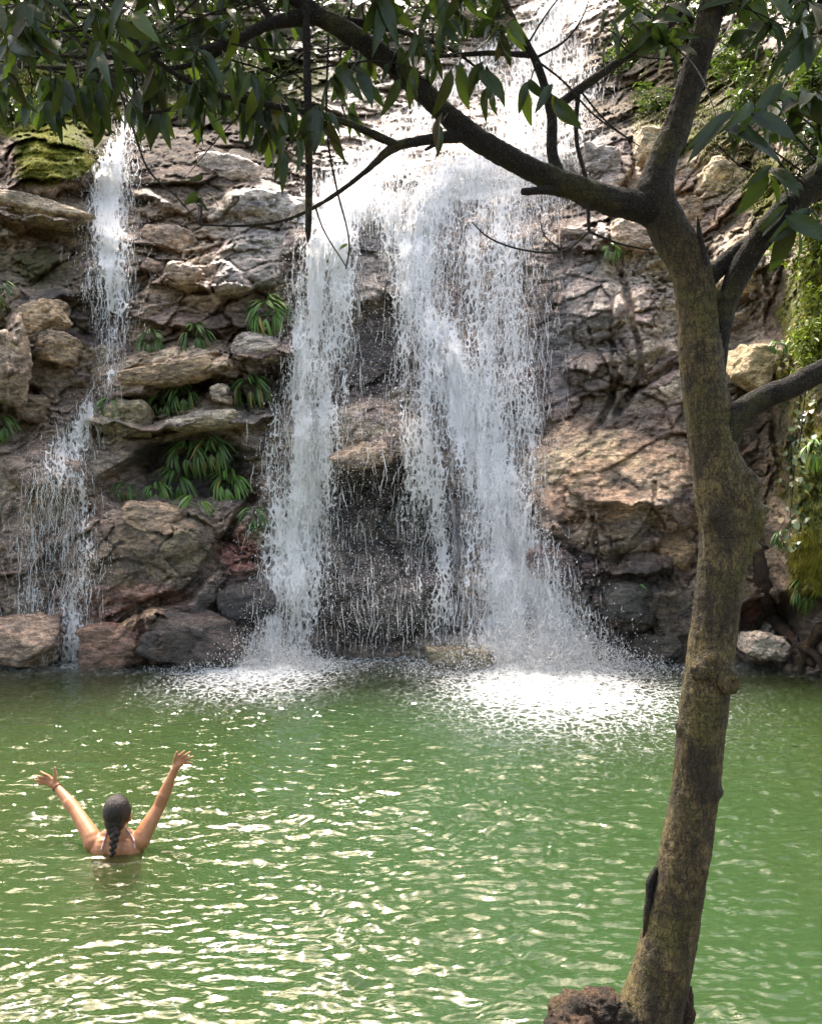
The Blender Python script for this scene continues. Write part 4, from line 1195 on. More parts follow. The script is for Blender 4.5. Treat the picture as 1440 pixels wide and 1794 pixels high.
hand = [(50, 205, 5), (90, 175, 5), (118, 165, 4), (140, 195, 5), (160, 150, 6), (226, 205, 3), (246, 198, 3), (322, 185, 3), (350, 172, 5), (420, 190, 4), (436, 205, 4), (470, 190, 5), (455, 235, 5), (500, 225, 4), (520, 205, 5), (548, 215, 5), (565, 235, 4), (590, 165, 5), (612, 150, 4), (640, 120, 4), (475, 265, 5), (500, 285, 3),
        (700, 130, 5), (720, 165, 4), (735, 100, 6), (760, 120, 4), (775, 70, 6), (800, 150, 3), (846, 145, 5), (860, 180, 4), (775, 235, 2), (880, 85, 4), (925, 178, 3), (975, 192, 3), (1060, 70, 2), (1078, 95, 2), (0, 175, 5), (20, 160, 5), (280, 150, 5), (395, 150, 5), (200, 160, 4)]
for px, py, n in hand:
    cluster(px, py - 22, lr.uniform(2.35, 2.75), n, .115, 1.25, True, .55)
for i in range(96):
    px = lr.uniform(-90, 600); py = lr.uniform(-130, 105) if px < 420 else lr.uniform(-130, 70)
    if px > 360 and lr.random() < .35: continue
    cluster(px, py, lr.uniform(2.2, 3.0), int(lr.integers(4, 8)), .112, .9, True, .8)
for i in range(34):                        # long bare whips among the leaves
    x0, y0, yy = lr.uniform(-40, 620), lr.uniform(-60, 120), lr.uniform(2.3, 2.9)
    sl = lr.normal(.25, .35); ln = lr.uniform(90, 260)
    P3 = [tuple(Wv(x0 + u * ln * (1 if i % 3 else -1), y0 + u * ln * sl + 18 * math.sin(3 * u + i), yy + .1 * u)) for u in (0, .35, .7, 1)]
    V, Fc = tube(P3, [.0038, .003, .0024, .0012], 5, 0, 0, .04)
    TWV.append(V); TWF.append(Fc + tb); tb += len(V)
for i in range(30):
    px = lr.uniform(60, 640)
    cluster(px, lr.uniform(110, 215) + (40 if 430 < px < 570 else 0), lr.uniform(2.4, 2.9), int(lr.integers(3, 6)), .105, 1.2, True, .6)
for i in range(26):
    cluster(lr.uniform(600, 880), lr.uniform(-130, 40), lr.uniform(2.4, 3.0), int(lr.integers(4, 7)), .13, 1.0, True, .7)
for px, py, n, L in ((346, 352, 5, .06), (352, 366, 3, .05), (606, 466, 3, .035), (1140, 40, 5, .13), (1160, 70, 5, .13), (1185, 95, 4, .12), (1120, 20, 5, .12), (1290, 20, 5, .13), (1275, 80, 3, .12), (1100, 50, 4, .11), (1170, 10, 5, .13)):
    cluster(px, py, lr.uniform(2.6, 2.85), n, L, .6, True, .9)
for px, py, n, L, Y in ((1262, 235, 3, .19, 2.4), (1310, 230, 5, .18, 2.35), (1338, 205, 4, .15, 2.4), (1365, 200, 5, .15, 2.5), (1400, 190, 5, .16, 2.5), (1430, 180, 5, .16, 2.5), (1425, 240, 4, .16, 2.55), (1350, 330, 3, .15, 2.6), (1382, 400, 4, .17, 2.62), (1420, 380, 4, .16, 2.6), (1355, 320, 3, .14, 2.6), (1440, 90, 5, .15, 2.6), (1400, 70, 5, .14, 2.6), (1350, 60, 5, .13, 2.7), (1420, 20, 6, .15, 2.6), (1330, 0, 5, .14, 2.7)):
    cluster(px, py - 12, Y, n, L, .7, True, .8)
tag(link("twig", mesh_any("twig", np.concatenate(TWV), np.concatenate(TWF)), tree, BARK_TWIG), kind='stuff')
tree_origin = tree.location
inframe = [s for s in leaf_specs if -20 < (s[2].x / s[2].y * F + CX) < 1460 and -20 < (CY - (s[2].z - CAM_H) / s[2].y * F)]
inframe.sort(key=lambda s: -s[0].to_scale()[0] / s[2].y)
chosen = set(id(s) for s in inframe[:296])
bulk = []
for s in leaf_specs:
    if id(s) in chosen:
        o = bpy.data.objects.new("leaf", LEAVES[s[1]]); COL.objects.link(o)
        o.parent = tree
        o.matrix_basis = Matrix.Translation(-tree_origin) @ s[0]
    else:
        bulk.append((s[0], s[1]))
# the crown goes on above and behind the picture, thickened to shade the trunk
cr = np.random.default_rng(31)
for i in range(8000):
    v = cr.normal(0, 1, 3); v /= np.linalg.norm(v); r = cr.random() ** .4
    c = Vector((0.0, 2.7, 5.4)) + Vector((v[0] * 3.1 * r, v[1] * 1.9 * r, v[2] * 1.3 * r))
    if c.y > .2 and CY - (c.z - CAM_H) / c.y * F > -60: continue
    d = Vector((cr.normal(), cr.normal(), cr.normal() - .9)).normalized()
    x = d.cross(Vector((cr.normal(), cr.normal(), 1.0))).normalized(); z = x.cross(d)
    bulk.append((Matrix.Translation(c) @ Matrix((x, d, z)).transposed().to_4x4() @ Matrix.Scale(cr.uniform(.12, .18), 4), int(cr.integers(0, 3))))
def bake(name, specs, meshes, parent, mat):
    Vs = [np.array([v.co[:] for v in m.vertices], np.float32) for m in meshes]
    Fs = [np.array([p.vertices[:] for p in m.polygons], np.int32) for m in meshes]
    V, Fc, b = [], [], 0
    for M, k in specs:
        A = np.array(M, np.float32)
        V.append(Vs[k] @ A[:3, :3].T + A[:3, 3]); Fc.append(Fs[k] + b); b += len(Vs[k])
    return tag(link(name, mesh_np(name, np.concatenate(V), np.concatenate(Fc)), parent, mat), kind='stuff')
bake("foliage", [b for b in bulk if b[1] < 3], LEAVES, tree, LEAF)
bake("young_foliage", [b for b in bulk if b[1] == 3], LEAVES, tree, LEAF_B)
# ================================================================== the bather
PO = Vector((-1.84, 5.14, 0.0))
def pj(px, py, dy=0.0):
    """joint seen at a photo point, dy metres nearer (-) or farther (+) than the bather's spine"""
    return Wv(px, py, 5.14 + dy)
def capsule(bm, p0, p1, r0, r1, flat=1.0, axis=None, seg=14):
    """closed tapered capsule between two joints"""
    p0, p1 = Vector(p0), Vector(p1)
    z = (p1 - p0); L = z.length; z.normalize()
    ax = Vector(axis) if axis is not None else Vector((0, 1, 0))
    y = ax - z * ax.dot(z)
    if y.length < 1e-4: y = Vector((1, 0, 0)) - z * z.x
    y.normalize(); x = y.cross(z)
    prof = []
    for i in range(6):
        a = -math.pi / 2 + i * math.pi / 10
        prof.append((r0 * math.sin(a), r0 * math.cos(a)))
    for i in range(6):
        a = i * math.pi / 10
        prof.append((L + r1 * math.sin(a), r1 * math.cos(a)))
    rings = []
    for h, r in prof:
        r = max(r, 1e-4)
        rings.append([bm.verts.new(p0 + z * h + x * (r * math.cos(t)) + y * (r * flat * math.sin(t))) for t in [2 * math.pi * k / seg for k in range(seg)]])
    for a, b in zip(rings[:-1], rings[1:]):
        for k in range(seg):
            bm.faces.new((a[k], a[(k + 1) % seg], b[(k + 1) % seg], b[k]))
    bm.faces.new(rings[0][::-1]); bm.faces.new(rings[-1])
def ellip(bm, c, r, rot=None):
    M = Matrix.Translation(c) @ (rot.to_4x4() if rot else Matrix()) @ Matrix.Diagonal((*r, 1))
    bmesh.ops.create_icosphere(bm, subdivisions=3, radius=1.0, matrix=M)
def fused(name, bm, voxel, smooth, parent, mat, iters=6):
    me = bpy.data.meshes.new(name); bm.to_mesh(me); bm.free()
    o = bpy.data.objects.new(name, me); COL.objects.link(o)
    m = o.modifiers.new("fuse", 'REMESH'); m.mode = 'VOXEL'; m.voxel_size = voxel; m.use_smooth_shade = True
    s = o.modifiers.new("soften", 'SMOOTH'); s.factor = smooth; s.iterations = iters
    dg = bpy.context.evaluated_depsgraph_get()
    me2 = bpy.data.meshes.new_from_object(o.evaluated_get(dg))
    me2.name = name
    bpy.data.objects.remove(o); bpy.data.meshes.remove(me)
    return link(name, me2, parent, mat)

t = NT("skin")
ps = t.n('ShaderNodeNewGeometry').outputs['Position']
sc_ = t.mix(t.maprange(t.noise(ps, 12, 4), .35, .7), (.27, .112, .046), (.33, .15, .066))
SKIN = t.surf(t.n('ShaderNodeBsdfPrincipled', {'Base Color': sc_, 'Roughness': .52, 'Subsurface Weight': .12, 'Subsurface Radius': (.02, .008, .004), 'Subsurface Scale': .5, 'Specular IOR Level': .5,
      'Normal': t.n('ShaderNodeBump', {'Height': t.noise(ps, 160, 3), 'Strength': .15, 'Distance': .004}).outputs[0]}).outputs[0])
t = NT("dark_hair")
ps = t.n('ShaderNodeNewGeometry').outputs['Position']
st_ = t.noise(t.n('ShaderNodeMapping', {'Vector': ps, 'Scale': (1, .35, .12)}).outputs[0], 190, 3, .6)
HAIR = t.surf(t.n('ShaderNodeBsdfPrincipled', {'Base Color': t.mix(st_, (.004, .0028, .0024), (.020, .013, .010)), 'Roughness': .5, 'Specular IOR Level': .35, 'Normal': t.n('ShaderNodeBump', {'Height': st_, 'Strength': 1.0, 'Distance': .01}).outputs[0]}).outputs[0])
t = NT("bikini_cloth")
ps = t.n('ShaderNodeNewGeometry').outputs['Position']
CLOTH = t.surf(t.n('ShaderNodeBsdfPrincipled', {'Base Color': t.mix(t.maprange(t.noise(ps, 70, 2), .42, .55), (.45, .40, .37), (.36, .17, .15)), 'Roughness': .7}).outputs[0])
t = NT("bracelet_cord")
CORD = t.surf(t.n('ShaderNodeBsdfPrincipled', {'Base Color': (.16, .05, .03, 1), 'Roughness': .6}).outputs[0])

bm = bmesh.new()
HC = pj(205, 1434)
ellip(bm, HC + Vector((0, -.005, .015)), (.077, .098, .100))                 # skull
ellip(bm, HC + Vector((0, .045, -.055)), (.058, .062, .065))               # face and jaw
ellip(bm, HC + Vector((0, .112, -.025)), (.012, .018, .022))               # nose
for s in (-1, 1):
    ellip(bm, HC + Vector((s * .079, .008, -.022)), (.010, .020, .032))     # ears
capsule(bm, HC + Vector((0, .0, -.06)), pj(205, 1484), .050, .058)
# trunk: shoulders, ribs, waist, hips
capsule(bm, pj(172, 1487), pj(238, 1484), .058, .058, .85)
capsule(bm, pj(183, 1474, .01), pj(205, 1466, .01), .036, .042, .9)
capsule(bm, pj(228, 1472, .01), pj(205, 1466, .01), .036, .042, .9)
capsule(bm, (PO.x - .075, 5.14, -.02), (PO.x - .062, 5.15, -.26), .090, .075, .95)
capsule(bm, (PO.x + .080, 5.14, -.02), (PO.x + .062, 5.15, -.26), .090, .075, .95)
capsule(bm, (PO.x, 5.145, -.05), (PO.x, 5.15, -.34), .105, .095, .85)
capsule(bm, (PO.x, 5.15, -.34), (PO.x, 5.13, -.52), .115, .155, .75)
ellip(bm, (PO.x - .08, 5.10, -.54), (.10, .11, .11)); ellip(bm, (PO.x + .08, 5.10, -.54), (.10, .11, .11))
for s in (-1, 1):                                                             # legs standing on the bed
    capsule(bm, (PO.x + s * .085, 5.14, -.56), (PO.x + s * .11, 5.22, -.98), .092, .058)
    capsule(bm, (PO.x + s * .11, 5.22, -.98), (PO.x + s * .12, 5.16, -1.38), .056, .036)
    capsule(bm, (PO.x + s * .12, 5.14, -1.41), (PO.x + s * .13, 5.32, -1.43), .036, .03)
    ellip(bm, (PO.x + s * .055, 5.092, -.02), (.05, .018, .085), Matrix.Rotation(s * .35, 3, 'Y'))   # shoulder blades
# arms
SL, EL, WL = pj(164, 1481, .0), pj(131, 1427, .13), pj(98, 1386, .24)
SR, ER, WR = pj(247, 1477, .0), pj(279, 1422, .08), pj(308, 1353, .10)
for S, E_, Wr in ((SL, EL, WL), (SR, ER, WR)):
    capsule(bm, S + Vector((0, 0, -.015)), S.lerp(E_, .22), .060, .053)
    capsule(bm, S.lerp(E_, .1), E_, .054, .039)
    capsule(bm, E_, E_.lerp(Wr, .28), .039, .041)
    capsule(bm, E_.lerp(Wr, .28), Wr, .041, .0235, .9)
def hand_(bm, wr, px, py, tips, thumb, dy):
    """palm towards (px,py) with four finger tips and a thumb given in photo points"""
    kn_ = Wv(px, py, wr.y + dy)
    ax = (kn_ - wr).normalized()
    n_ = Vector((0, 1, 0))
    side = ax.cross(n_).normalized()
    mid = wr.lerp(kn_, .55)
    capsule(bm, wr, wr.lerp(kn_, .3), .023, .026, .75)
    for u in (-.024, -.008, .008, .024):
        capsule(bm, wr.lerp(kn_, .15) + side * u * .6, kn_ + side * u, .014, .0115, .9)
    tv = [Wv(a, b, wr.y + dy + e) for a, b, e in tips]
    order = sorted(tv, key=lambda v: (v - kn_).dot(side))
    for u, tp in zip((-.026, -.009, .009, .026), order):
        k0 = kn_ + side * u
        m = k0.lerp(tp, .5) + Vector((0, -.006, 0))
        capsule(bm, k0, m, .0100, .0090); capsule(bm, m, tp, .0090, .0070)
    th = Wv(thumb[0], thumb[1], wr.y + dy * .5)
    sgn = 1 if (th - mid).dot(side) > 0 else -1
    root = wr.lerp(kn_, .25) + side * sgn * .018
    j = root.lerp(th, .5) + side * sgn * .004
    capsule(bm, root, j, .0145, .0115); capsule(bm, j, th, .0112, .0080)
hand_(bm, WL, 82, 1374, [(71, 1360, .01), (62, 1367, .015), (61, 1375, .015), (64, 1382, .01)], (96, 1353), .02)
hand_(bm, WR, 317, 1340, [(323, 1324, .01), (333, 1326, .015), (338, 1334, .015), (337, 1345, .01)], (310, 1326), .015)
person = empty("person", (PO.x, PO.y, 0))
tag(person, "woman seen from behind with dark braid and both arms raised, chest deep in the pool", "person")
body = fused("body", bm, .0052, .5, person, SKIN, 5)
bm = bmesh.new()
ellip(bm, HC + Vector((0, -.014, .022)), (.080, .098, .101))
ellip(bm, HC + Vector((0, -.035, -.035)), (.064, .070, .072))
ellip(bm, HC + Vector((0, -.062, -.075)), (.040, .040, .05))
for s in (-1, 1):
    ellip(bm, HC + Vector((s * .062, .0, .005)), (.024, .055, .06))
hair = fused("hair", bm, .006, .5, person, HAIR, 4)
bm = bmesh.new()
B0, B1 = pj(203, 1462, -.085), pj(197, 1508, -.105)
for i in range(9):
    u = i / 8
    c = B0.lerp(B1, u) + Vector((.010 * (1 if i % 2 else -1) * (1 - .4 * u), -.012 * math.sin(u * 3), 0))
    r = .027 * (1 - .45 * u)
    ellip(bm, c, (r, r * .85, r * .8), Matrix.Rotation(.6 if i % 2 else -.6, 3, 'Y'))
braid = fused("braid", bm, .004, .4, hair, HAIR, 3)
# bikini straps laid on the skin
from mathutils.bvhtree import BVHTree
bco = [v.co + body.location + person.location for v in body.data.vertices]
bvh = BVHTree.FromPolygons(bco, [p.vertices[:] for p in body.data.polygons])
def strap(name, pts, w):
    P_ = []
    M, _ = resample(np.array(pts, float), 18)
    for px, py in M:
        d = (Wv(px, py, 5.14) - Vector((0, 0, CAM_H))).normalized()
        hit = bvh.ray_cast(Vector((0, 0, CAM_H)), d)
        if hit[0] is not None: P_.append(tuple(hit[0] - d * .003))
    if len(P_) > 3:
        V, Fc = tube(P_, [w] * len(P_), 8, 0, 0, .006)
        link(name, mesh_any(name, V, Fc), person, CLOTH)
strap("bikini_strap", [(222, 1462), (228, 1470), (234, 1480), (236, 1496)], .006)
strap("bikini_strap", [(187, 1464), (185, 1474), (182, 1484), (178, 1498)], .006)
strap("bikini_band", [(166, 1520), (190, 1524), (222, 1524), (246, 1518)], .010)
# swimming briefs: the hip part of the body pushed out a little
bb = bmesh.new(); bb.from_mesh(body.data)
off_ = body.location + person.location
bmesh.ops.delete(bb, geom=[v for v in bb.verts if not (-.66 < (v.co + off_).z < -.44) or abs((v.co + off_).x - PO.x) > .25], context='VERTS')
bb.normal_update()
for v in bb.verts: v.co += v.normal * .004
brief_me = bpy.data.meshes.new("bikini_bottom"); bb.to_mesh(brief_me); bb.free()
o = bpy.data.objects.new("bikini_bottom", brief_me); COL.objects.link(o); o.parent = person; o.location = body.location; brief_me.materials.clear(); brief_me.materials.append(CLOTH)
a_ = (WL - EL).normalized(); n1 = a_.orthogonal().normalized(); n2 = a_.cross(n1)
ring = [tuple(WL.lerp(EL, .06) + n1 * math.cos(k * .449) * .0275 + n2 * math.sin(k * .449) * .0275) for k in range(15)]
V, Fc = tube(ring, [.004] * 15, 6, 0, 0, .004, caps=False)
link("bracelet", mesh_any("bracelet", V, Fc), person, CORD)

person.location.z += 0.03
# ================================================================== plants on the rock
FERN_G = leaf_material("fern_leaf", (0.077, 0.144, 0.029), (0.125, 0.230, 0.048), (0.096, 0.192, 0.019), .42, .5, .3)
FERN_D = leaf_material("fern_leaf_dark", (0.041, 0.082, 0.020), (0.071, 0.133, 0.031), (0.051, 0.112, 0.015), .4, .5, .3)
blade = leaf_mesh("blade", .07, .75, .35, 7)
pr = np.random.default_rng(123)
def frond_mesh(name, n, mat, seed):
    """a drooping palm-like frond: a fan of narrow strap leaflets on a short stalk"""
    r_ = np.random.default_rng(seed)
    Vb = np.array([v.co[:] for v in blade.vertices]); Fb = np.array([p.vertices[:] for p in blade.polygons])
    V, Fc = [], []
    for i in range(n):
        a = (i / (n - 1) - .5) * 1.7 + r_.normal(0, .08)
        M = Matrix.Translation((0, .35, .12)) @ Matrix.Rotation(-a, 3, 'Z').to_4x4() @ Matrix.Rotation(-.25 - .5 * abs(a) + r_.normal(0, .1), 3, 'X').to_4x4() @ Matrix.Scale(r_.uniform(.55, .8) * (1 - .15 * abs(a)), 4)
        A = np.array(M)
        V.append(Vb @ A[:3, :3].T + A[:3, 3]); Fc.append(Fb + i * len(Vb))
    sv, sf = tube([(0, 0, 0), (0, .2, .10), (0, .38, .12)], [.012, .01, .008], 5, 0, 0, .1, caps=False)
    m = len(V) * len(Vb)
    V.append(sv); Fc.append(sf + m)
    me = mesh_np(name, np.concatenate(V), np.concatenate(Fc)); me.materials.append(mat)
    return me
FR = {m.name: [frond_mesh("frond", 7, m, s) for s in (1, 2, 3)] for m in (FERN_G, FERN_D)}
def fern(lab, px, py, r, n=9, mat=FERN_D, out=.16):
    D = float(sample(DS, px, py)) - out
    root = Wv(px, py, D)
    o = tag(empty("fern", root), lab, "fern", "ferns rooted in the cracks of the cliff")
    for i in range(n):
        a = i / n * 2 * math.pi + pr.normal(0, .25)
        d = Vector((math.cos(a) * .9, -.55 - .3 * pr.random(), math.sin(a) * .75 + .05)).normalized()
        x = d.cross(Vector((0, -.3, 1))).normalized(); z = x.cross(d)
        f = bpy.data.objects.new("frond", FR[mat.name][i % 3]); COL.objects.link(f); f.parent = o
        f.matrix_basis = Matrix((x, d, z)).transposed().to_4x4() @ Matrix.Scale(1.35 * r / F * D * pr.uniform(.8, 1.15), 4)
    return o
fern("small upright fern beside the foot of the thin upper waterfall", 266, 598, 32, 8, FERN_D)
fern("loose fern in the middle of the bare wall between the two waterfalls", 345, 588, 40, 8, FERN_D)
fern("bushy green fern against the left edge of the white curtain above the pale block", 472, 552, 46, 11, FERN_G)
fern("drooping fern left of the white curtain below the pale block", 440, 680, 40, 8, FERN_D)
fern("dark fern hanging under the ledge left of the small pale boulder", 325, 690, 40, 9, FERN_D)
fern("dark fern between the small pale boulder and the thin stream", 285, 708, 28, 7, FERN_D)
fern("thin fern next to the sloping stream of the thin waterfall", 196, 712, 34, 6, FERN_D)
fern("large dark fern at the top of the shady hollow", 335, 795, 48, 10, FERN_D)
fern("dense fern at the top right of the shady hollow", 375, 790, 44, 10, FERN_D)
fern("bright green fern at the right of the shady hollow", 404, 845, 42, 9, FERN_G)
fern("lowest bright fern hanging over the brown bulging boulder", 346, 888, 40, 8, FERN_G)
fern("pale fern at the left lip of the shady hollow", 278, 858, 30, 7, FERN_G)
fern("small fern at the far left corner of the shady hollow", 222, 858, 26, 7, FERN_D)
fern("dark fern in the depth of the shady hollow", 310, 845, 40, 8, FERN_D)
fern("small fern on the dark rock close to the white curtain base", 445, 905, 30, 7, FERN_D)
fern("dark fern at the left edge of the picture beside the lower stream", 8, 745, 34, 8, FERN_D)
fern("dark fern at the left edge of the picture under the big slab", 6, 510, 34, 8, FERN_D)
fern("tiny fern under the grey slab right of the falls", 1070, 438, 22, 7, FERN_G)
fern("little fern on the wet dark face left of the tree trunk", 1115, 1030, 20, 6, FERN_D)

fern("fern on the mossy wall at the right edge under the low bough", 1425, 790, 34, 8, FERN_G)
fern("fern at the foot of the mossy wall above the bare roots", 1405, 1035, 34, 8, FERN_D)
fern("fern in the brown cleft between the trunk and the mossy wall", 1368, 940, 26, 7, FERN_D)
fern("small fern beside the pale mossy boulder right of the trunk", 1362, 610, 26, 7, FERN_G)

# shrubs along the top and the sunny right slope
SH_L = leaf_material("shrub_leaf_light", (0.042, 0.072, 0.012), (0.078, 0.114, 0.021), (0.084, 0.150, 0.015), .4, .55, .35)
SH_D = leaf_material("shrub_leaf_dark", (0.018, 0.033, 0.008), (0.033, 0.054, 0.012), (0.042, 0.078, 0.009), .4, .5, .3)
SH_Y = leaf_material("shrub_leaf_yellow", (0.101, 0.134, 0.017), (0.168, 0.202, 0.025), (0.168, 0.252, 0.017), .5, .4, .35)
LF4 = [mesh_np("l4", np.array([[0, 0, 0], [.5 * w, .35, .06], [.32 * w, .75, .02], [0, 1, -.1], [-.32 * w, .75, .02], [-.5 * w, .35, .06]], float), np.array([[0, 1, 2, 3], [0, 3, 4, 5]])) for w in (.32, .45, .24)]
def shrub(lab, px, py, rx, ry, mat, n=380, L=.16, deep=.5, D=None, name="shrub", cat="shrub", droop=.3, stems=3, group="shrubs on the slopes above the falls"):
    D = (float(sample(DS, px, py)) - .12) if D is None else D
    c = Wv(px, py + ry * .4, D)
    o = tag(empty(name, c), lab, cat, group)
    a, b = rx / F * D, ry / F * D
    sp = []
    tips = []
    for k in range(max(stems * 5, 8)):
        th = pr.uniform(0, 2 * math.pi); r = pr.random() ** .5
        tips.append(c + Vector((a * r * math.cos(th), -deep * (.2 + .8 * pr.random()) * (1 - .5 * r), b * (r * math.sin(th) + .2))))
    for i in range(n):
        tp = tips[int(pr.integers(0, len(tips)))]
        p = tp + Vector((pr.normal(0, .16 * a), pr.normal(0, .10), pr.normal(0, .16 * b)))
        d = Vector((pr.normal(0, .8), -.5 + pr.normal(0, .6), pr.normal(-droop, .6))).normalized()
        x = d.cross(Vector((pr.normal(0, .4), pr.normal(-.3, .4), 1))).normalized(); z = x.cross(d)
        sp.append((Matrix.Translation(p) @ Matrix((x, d, z)).transposed().to_4x4() @ Matrix.Scale(L * pr.uniform(.6, 1.25), 4), int(pr.integers(0, 3))))
    bake("foliage", sp, LF4, o, mat)
    for k in range(stems):
        tp = tips[k]
        V, Fc = tube([tuple(c + Vector((pr.normal(0, .05), .15, -.2 * b))), tuple(c.lerp(tp, .5) + Vector((0, -.1, .1))), tuple(tp)], [.022, .016, .008], 6, k, .1, .08)
        link("stem", mesh_any("stem", V, Fc), o, BARK_TWIG)
    return o
SHR = [
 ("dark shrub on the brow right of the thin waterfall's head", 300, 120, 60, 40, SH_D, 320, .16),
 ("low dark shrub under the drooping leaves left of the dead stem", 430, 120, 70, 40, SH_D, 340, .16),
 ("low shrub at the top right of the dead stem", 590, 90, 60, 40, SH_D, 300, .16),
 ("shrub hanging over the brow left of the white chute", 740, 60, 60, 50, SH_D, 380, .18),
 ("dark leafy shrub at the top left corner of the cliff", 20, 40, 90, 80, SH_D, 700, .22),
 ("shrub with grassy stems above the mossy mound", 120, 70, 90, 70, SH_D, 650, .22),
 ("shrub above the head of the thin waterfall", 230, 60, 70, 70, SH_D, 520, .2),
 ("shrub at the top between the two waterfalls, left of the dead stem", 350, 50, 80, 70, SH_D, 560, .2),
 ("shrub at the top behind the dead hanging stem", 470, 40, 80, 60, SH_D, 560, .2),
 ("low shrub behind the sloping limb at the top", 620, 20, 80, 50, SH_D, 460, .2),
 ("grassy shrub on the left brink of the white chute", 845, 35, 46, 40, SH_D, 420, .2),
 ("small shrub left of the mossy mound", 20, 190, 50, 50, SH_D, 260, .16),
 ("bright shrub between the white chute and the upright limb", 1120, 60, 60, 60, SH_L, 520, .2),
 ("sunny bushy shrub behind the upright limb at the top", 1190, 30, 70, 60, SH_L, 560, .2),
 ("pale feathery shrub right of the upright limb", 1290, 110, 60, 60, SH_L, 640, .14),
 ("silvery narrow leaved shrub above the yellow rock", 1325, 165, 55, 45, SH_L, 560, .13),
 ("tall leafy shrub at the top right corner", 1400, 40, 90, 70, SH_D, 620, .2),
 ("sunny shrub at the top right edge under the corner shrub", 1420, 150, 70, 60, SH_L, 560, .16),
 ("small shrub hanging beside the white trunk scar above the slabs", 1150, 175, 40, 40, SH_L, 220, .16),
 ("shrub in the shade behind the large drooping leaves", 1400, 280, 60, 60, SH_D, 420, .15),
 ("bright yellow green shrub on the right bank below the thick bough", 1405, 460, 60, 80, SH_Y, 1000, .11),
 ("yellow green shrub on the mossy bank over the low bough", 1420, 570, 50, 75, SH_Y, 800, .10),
]
for s in SHR: shrub(*s)
# ivy trailing down the shady cleft at the right
IVY = [mesh_np("ivy_leaf", np.array([[0, 0, 0], [.42, .2, .08], [.36, .65, .02], [0, 1, -.1], [-.36, .65, .02], [-.42, .2, .08]], float), np.array([[0, 1, 2, 3], [0, 3, 4, 5]]))]
IV = leaf_material("ivy_leaf", (0.045, 0.076, 0.027), (0.081, 0.117, 0.054), (0.072, 0.126, 0.027), .35, .6, .25)
ivy = tag(empty("ivy", rock_at(1385, 850, .1)), "ivy trailing down the dark cleft beside the mossy wall at the right", "ivy")
IVY[0].materials.append(IV)
for i in range(130):
    u = pr.random()
    px = 1392 - 8 * u + pr.normal(0, 15 - 5 * u) + (22 * (1 - u) if pr.random() < .4 else 0); py = 690 + 270 * u
    p = rock_at(px, py, .07 + .05 * pr.random())
    d = Vector((pr.normal(0, .5), -.6, -.6 + pr.normal(0, .4))).normalized(); x = d.cross(Vector((pr.normal(0, .4), 0, 1))).normalized(); z = x.cross(d)
    o = bpy.data.objects.new("leaf", IVY[0]); COL.objects.link(o); o.parent = ivy
    o.matrix_basis = Matrix.Translation(p - ivy.location) @ Matrix((x, d, z)).transposed().to_4x4() @ Matrix.Scale(pr.uniform(.06, .13), 4)
for k in range(3):
    V, Fc = tube([tuple(rock_at(1395 + 8 * k, 680, .08)), tuple(rock_at(1388 + 6 * k, 780, .07)), tuple(rock_at(1383 + 3 * k, 950 - 60 * k, .07))], [.012, .01, .005], 6, k, .1, .05)
    link("stem", mesh_any("stem", V, Fc), ivy, BARK_TWIG)

# hanging moss and grass fringe on the mossy rock
def moss_blades():
    t = NT("moss_mix")
    pos = t.n('ShaderNodeNewGeometry').outputs['Position']
    k = t.n('ShaderNodeNewGeometry').outputs['Random Per Island']
    n = t.noise(pos, 3.2, 4, .6)
    c = t.mix(t.maprange(n, .38, .6), (.075, .060, .022), (.17, .175, .026))
    c = t.mix(k, c, (.24, .22, .04))
    c = t.mix(t.maprange(t.noise(pos, 7.0, 3), .55, .7), c, (.035, .055, .014))
    d = t.n('ShaderNodeBsdfDiffuse', {'Color': c}).outputs[0]
    l = t.n('ShaderNodeBsdfTranslucent', {'Color': c}).outputs[0]
    return t.surf(t.n('ShaderNodeMixShader', {0: .35, 1: d, 2: l}).outputs[0])
def fringe(name, regions, n, lmin, lmax, w, mat, lab, hang=.8):
    V, Fc = [], []
    tot = sum(r[4] for r in regions)
    C, Ls = [], []
    for cx, cy_, rx, ry, wt in regions:
        m = int(n * wt / tot)
        th = pr.random(m) * 6.283; r = pr.random(m) ** .5
        px = cx + rx * r * np.cos(th); py = cy_ + ry * r * np.sin(th)
        keep = np.random.default_rng(m).random(m) < .04 + .96 * sstep(-.12, .22, fbm(np.stack([px / 40, py / 60, 0 * px], 1), 3, 900))
        px, py = px[keep], py[keep]
        C.append(W(px, py, sample(DC, px, py) - .005)); Ls.append(pr.uniform(lmin, lmax, len(px)))
    C = np.concatenate(C); L = np.concatenate(Ls)[:, None]; m = len(C)
    dx = pr.normal(0, .35, (m, 1)); ou = pr.uniform(.25, .9, (m, 1))
    sd = pr.normal(0, 1, (m, 1))
    d1 = np.concatenate([dx, -ou, .35 - hang * .6 + 0 * dx], 1); d2 = np.concatenate([dx * 1.2, -ou * .8, -hang + 0 * dx], 1)
    side = np.concatenate([np.cos(sd), np.sin(sd) * .6, 0 * sd], 1) * w
    a, b = C - side, C + side
    mid = C + d1 * L * .5
    tip = mid + d2 * L * .6
    V = np.stack([a, b, mid + side * .7, mid - side * .7, tip], 1).reshape(-1, 3)
    k = 5 * np.arange(m)[:, None]
    q = np.concatenate([np.stack([k, k + 1, k + 2], -1), np.stack([k, k + 2, k + 3], -1), np.stack([k + 3, k + 2, k + 4], -1)], 1).reshape(-1, 3)
    return tag(link(name, mesh_np(name, V, q), None, mat), lab, None, None, 'stuff')
MOSSB = moss_blades()
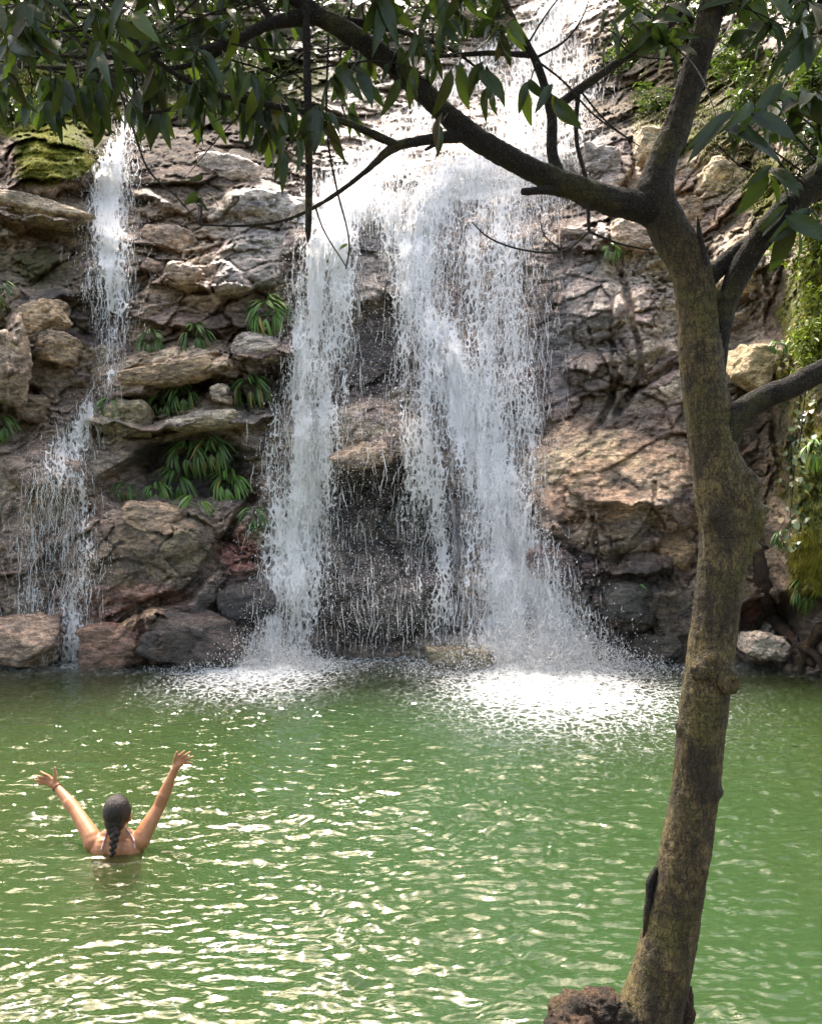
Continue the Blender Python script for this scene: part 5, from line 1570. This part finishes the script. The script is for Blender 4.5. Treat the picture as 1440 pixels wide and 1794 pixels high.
fringe("moss", [(1395, 560, 52, 190, 1.5), (1410, 860, 50, 160, 1.8), (1420, 1000, 42, 80, .8), (1325, 655, 30, 30, .2), (1560, 700, 90, 400, .8)], 26000, .05, .16, .005, MOSSB, "yellow green moss fringe hanging over the rock at the right", 1.0)
fringe('moss', [(85, 262, 95, 62, 1.6), (50, 190, 110, 60, 1), (250, 190, 60, 30, .4)], 9000, .03, .075, .007, MOSSB, 'short yellow green moss on the mound beside the head of the thin waterfall', .5)
GRS = leaf_material("grass_blade", (0.058, 0.072, 0.014), (0.122, 0.122, 0.036), (0.101, 0.130, 0.022), .6, .3, .3)
fringe("grass", [(90, 110, 130, 90, 1.5), (1230, 235, 90, 50, 1), (1340, 300, 90, 70, 1), (870, 40, 40, 40, .6), (1140, 190, 40, 50, .5), (300, 170, 120, 40, .6), (1400, 400, 40, 60, .5)], 7000, .12, .45, .008, GRS, "dry and green grass tufts on the upper slopes", .5)

# roots at the waterline, right
rw = tag(empty("tree_root", rock_at(1395, 1150, .05)), "tangle of bare brown roots reaching the water at the right edge", "roots")
for i, pts in enumerate([[(1330, 960, 30), (1340, 1020, 34), (1352, 1080, 26), (1390, 1120, 20), (1425, 1165, 14)], [(1440, 1100, 22), (1415, 1135, 18), (1405, 1160, 14), (1398, 1185, 10)], [(1350, 1060, 16), (1330, 1090, 12), (1318, 1120, 8)], [(1400, 1130, 14), (1430, 1150, 12), (1450, 1190, 10)]]):
    P_ = [rock_at(p[0], p[1], .06 + .02 * i) for p in pts]
    V, Fc = tube([tuple(p) for p in P_], [p[2] * .5 / F * 10.8 for p in pts], 10, 80 + i, .3, .03, fine=.004)
    link("root", mesh_any("root", V, Fc), rw, BURL)
# ================================================================== unseen leaf mass added behind the viewer to cut off skylight
fr = np.random.default_rng(8)
sp = []
for i in range(1700):
    th = fr.uniform(-math.pi, 0)
    R_ = fr.uniform(7.5, 12)
    x, y = R_ * math.cos(th) * 1.05, R_ * math.sin(th) * .9 - .5
    z = 3.2 * fr.random()
    d = Vector((fr.normal(), fr.normal(), fr.normal() - .7)).normalized(); xx = d.cross(Vector((fr.normal(0, .5), fr.normal(0, .5), 1))).normalized(); zz = xx.cross(d)
    sp.append((Matrix.Translation((x, y, z)) @ Matrix((xx, d, zz)).transposed().to_4x4() @ Matrix.Scale(fr.uniform(.5, 1.1), 4), int(fr.integers(0, 3))))
leaf_screen = bake("leaf_screen", sp, [LF4[1]] * 3, None, SH_D)
tag(leaf_screen, "unseen leaf mass added behind the near bank to cut skylight")
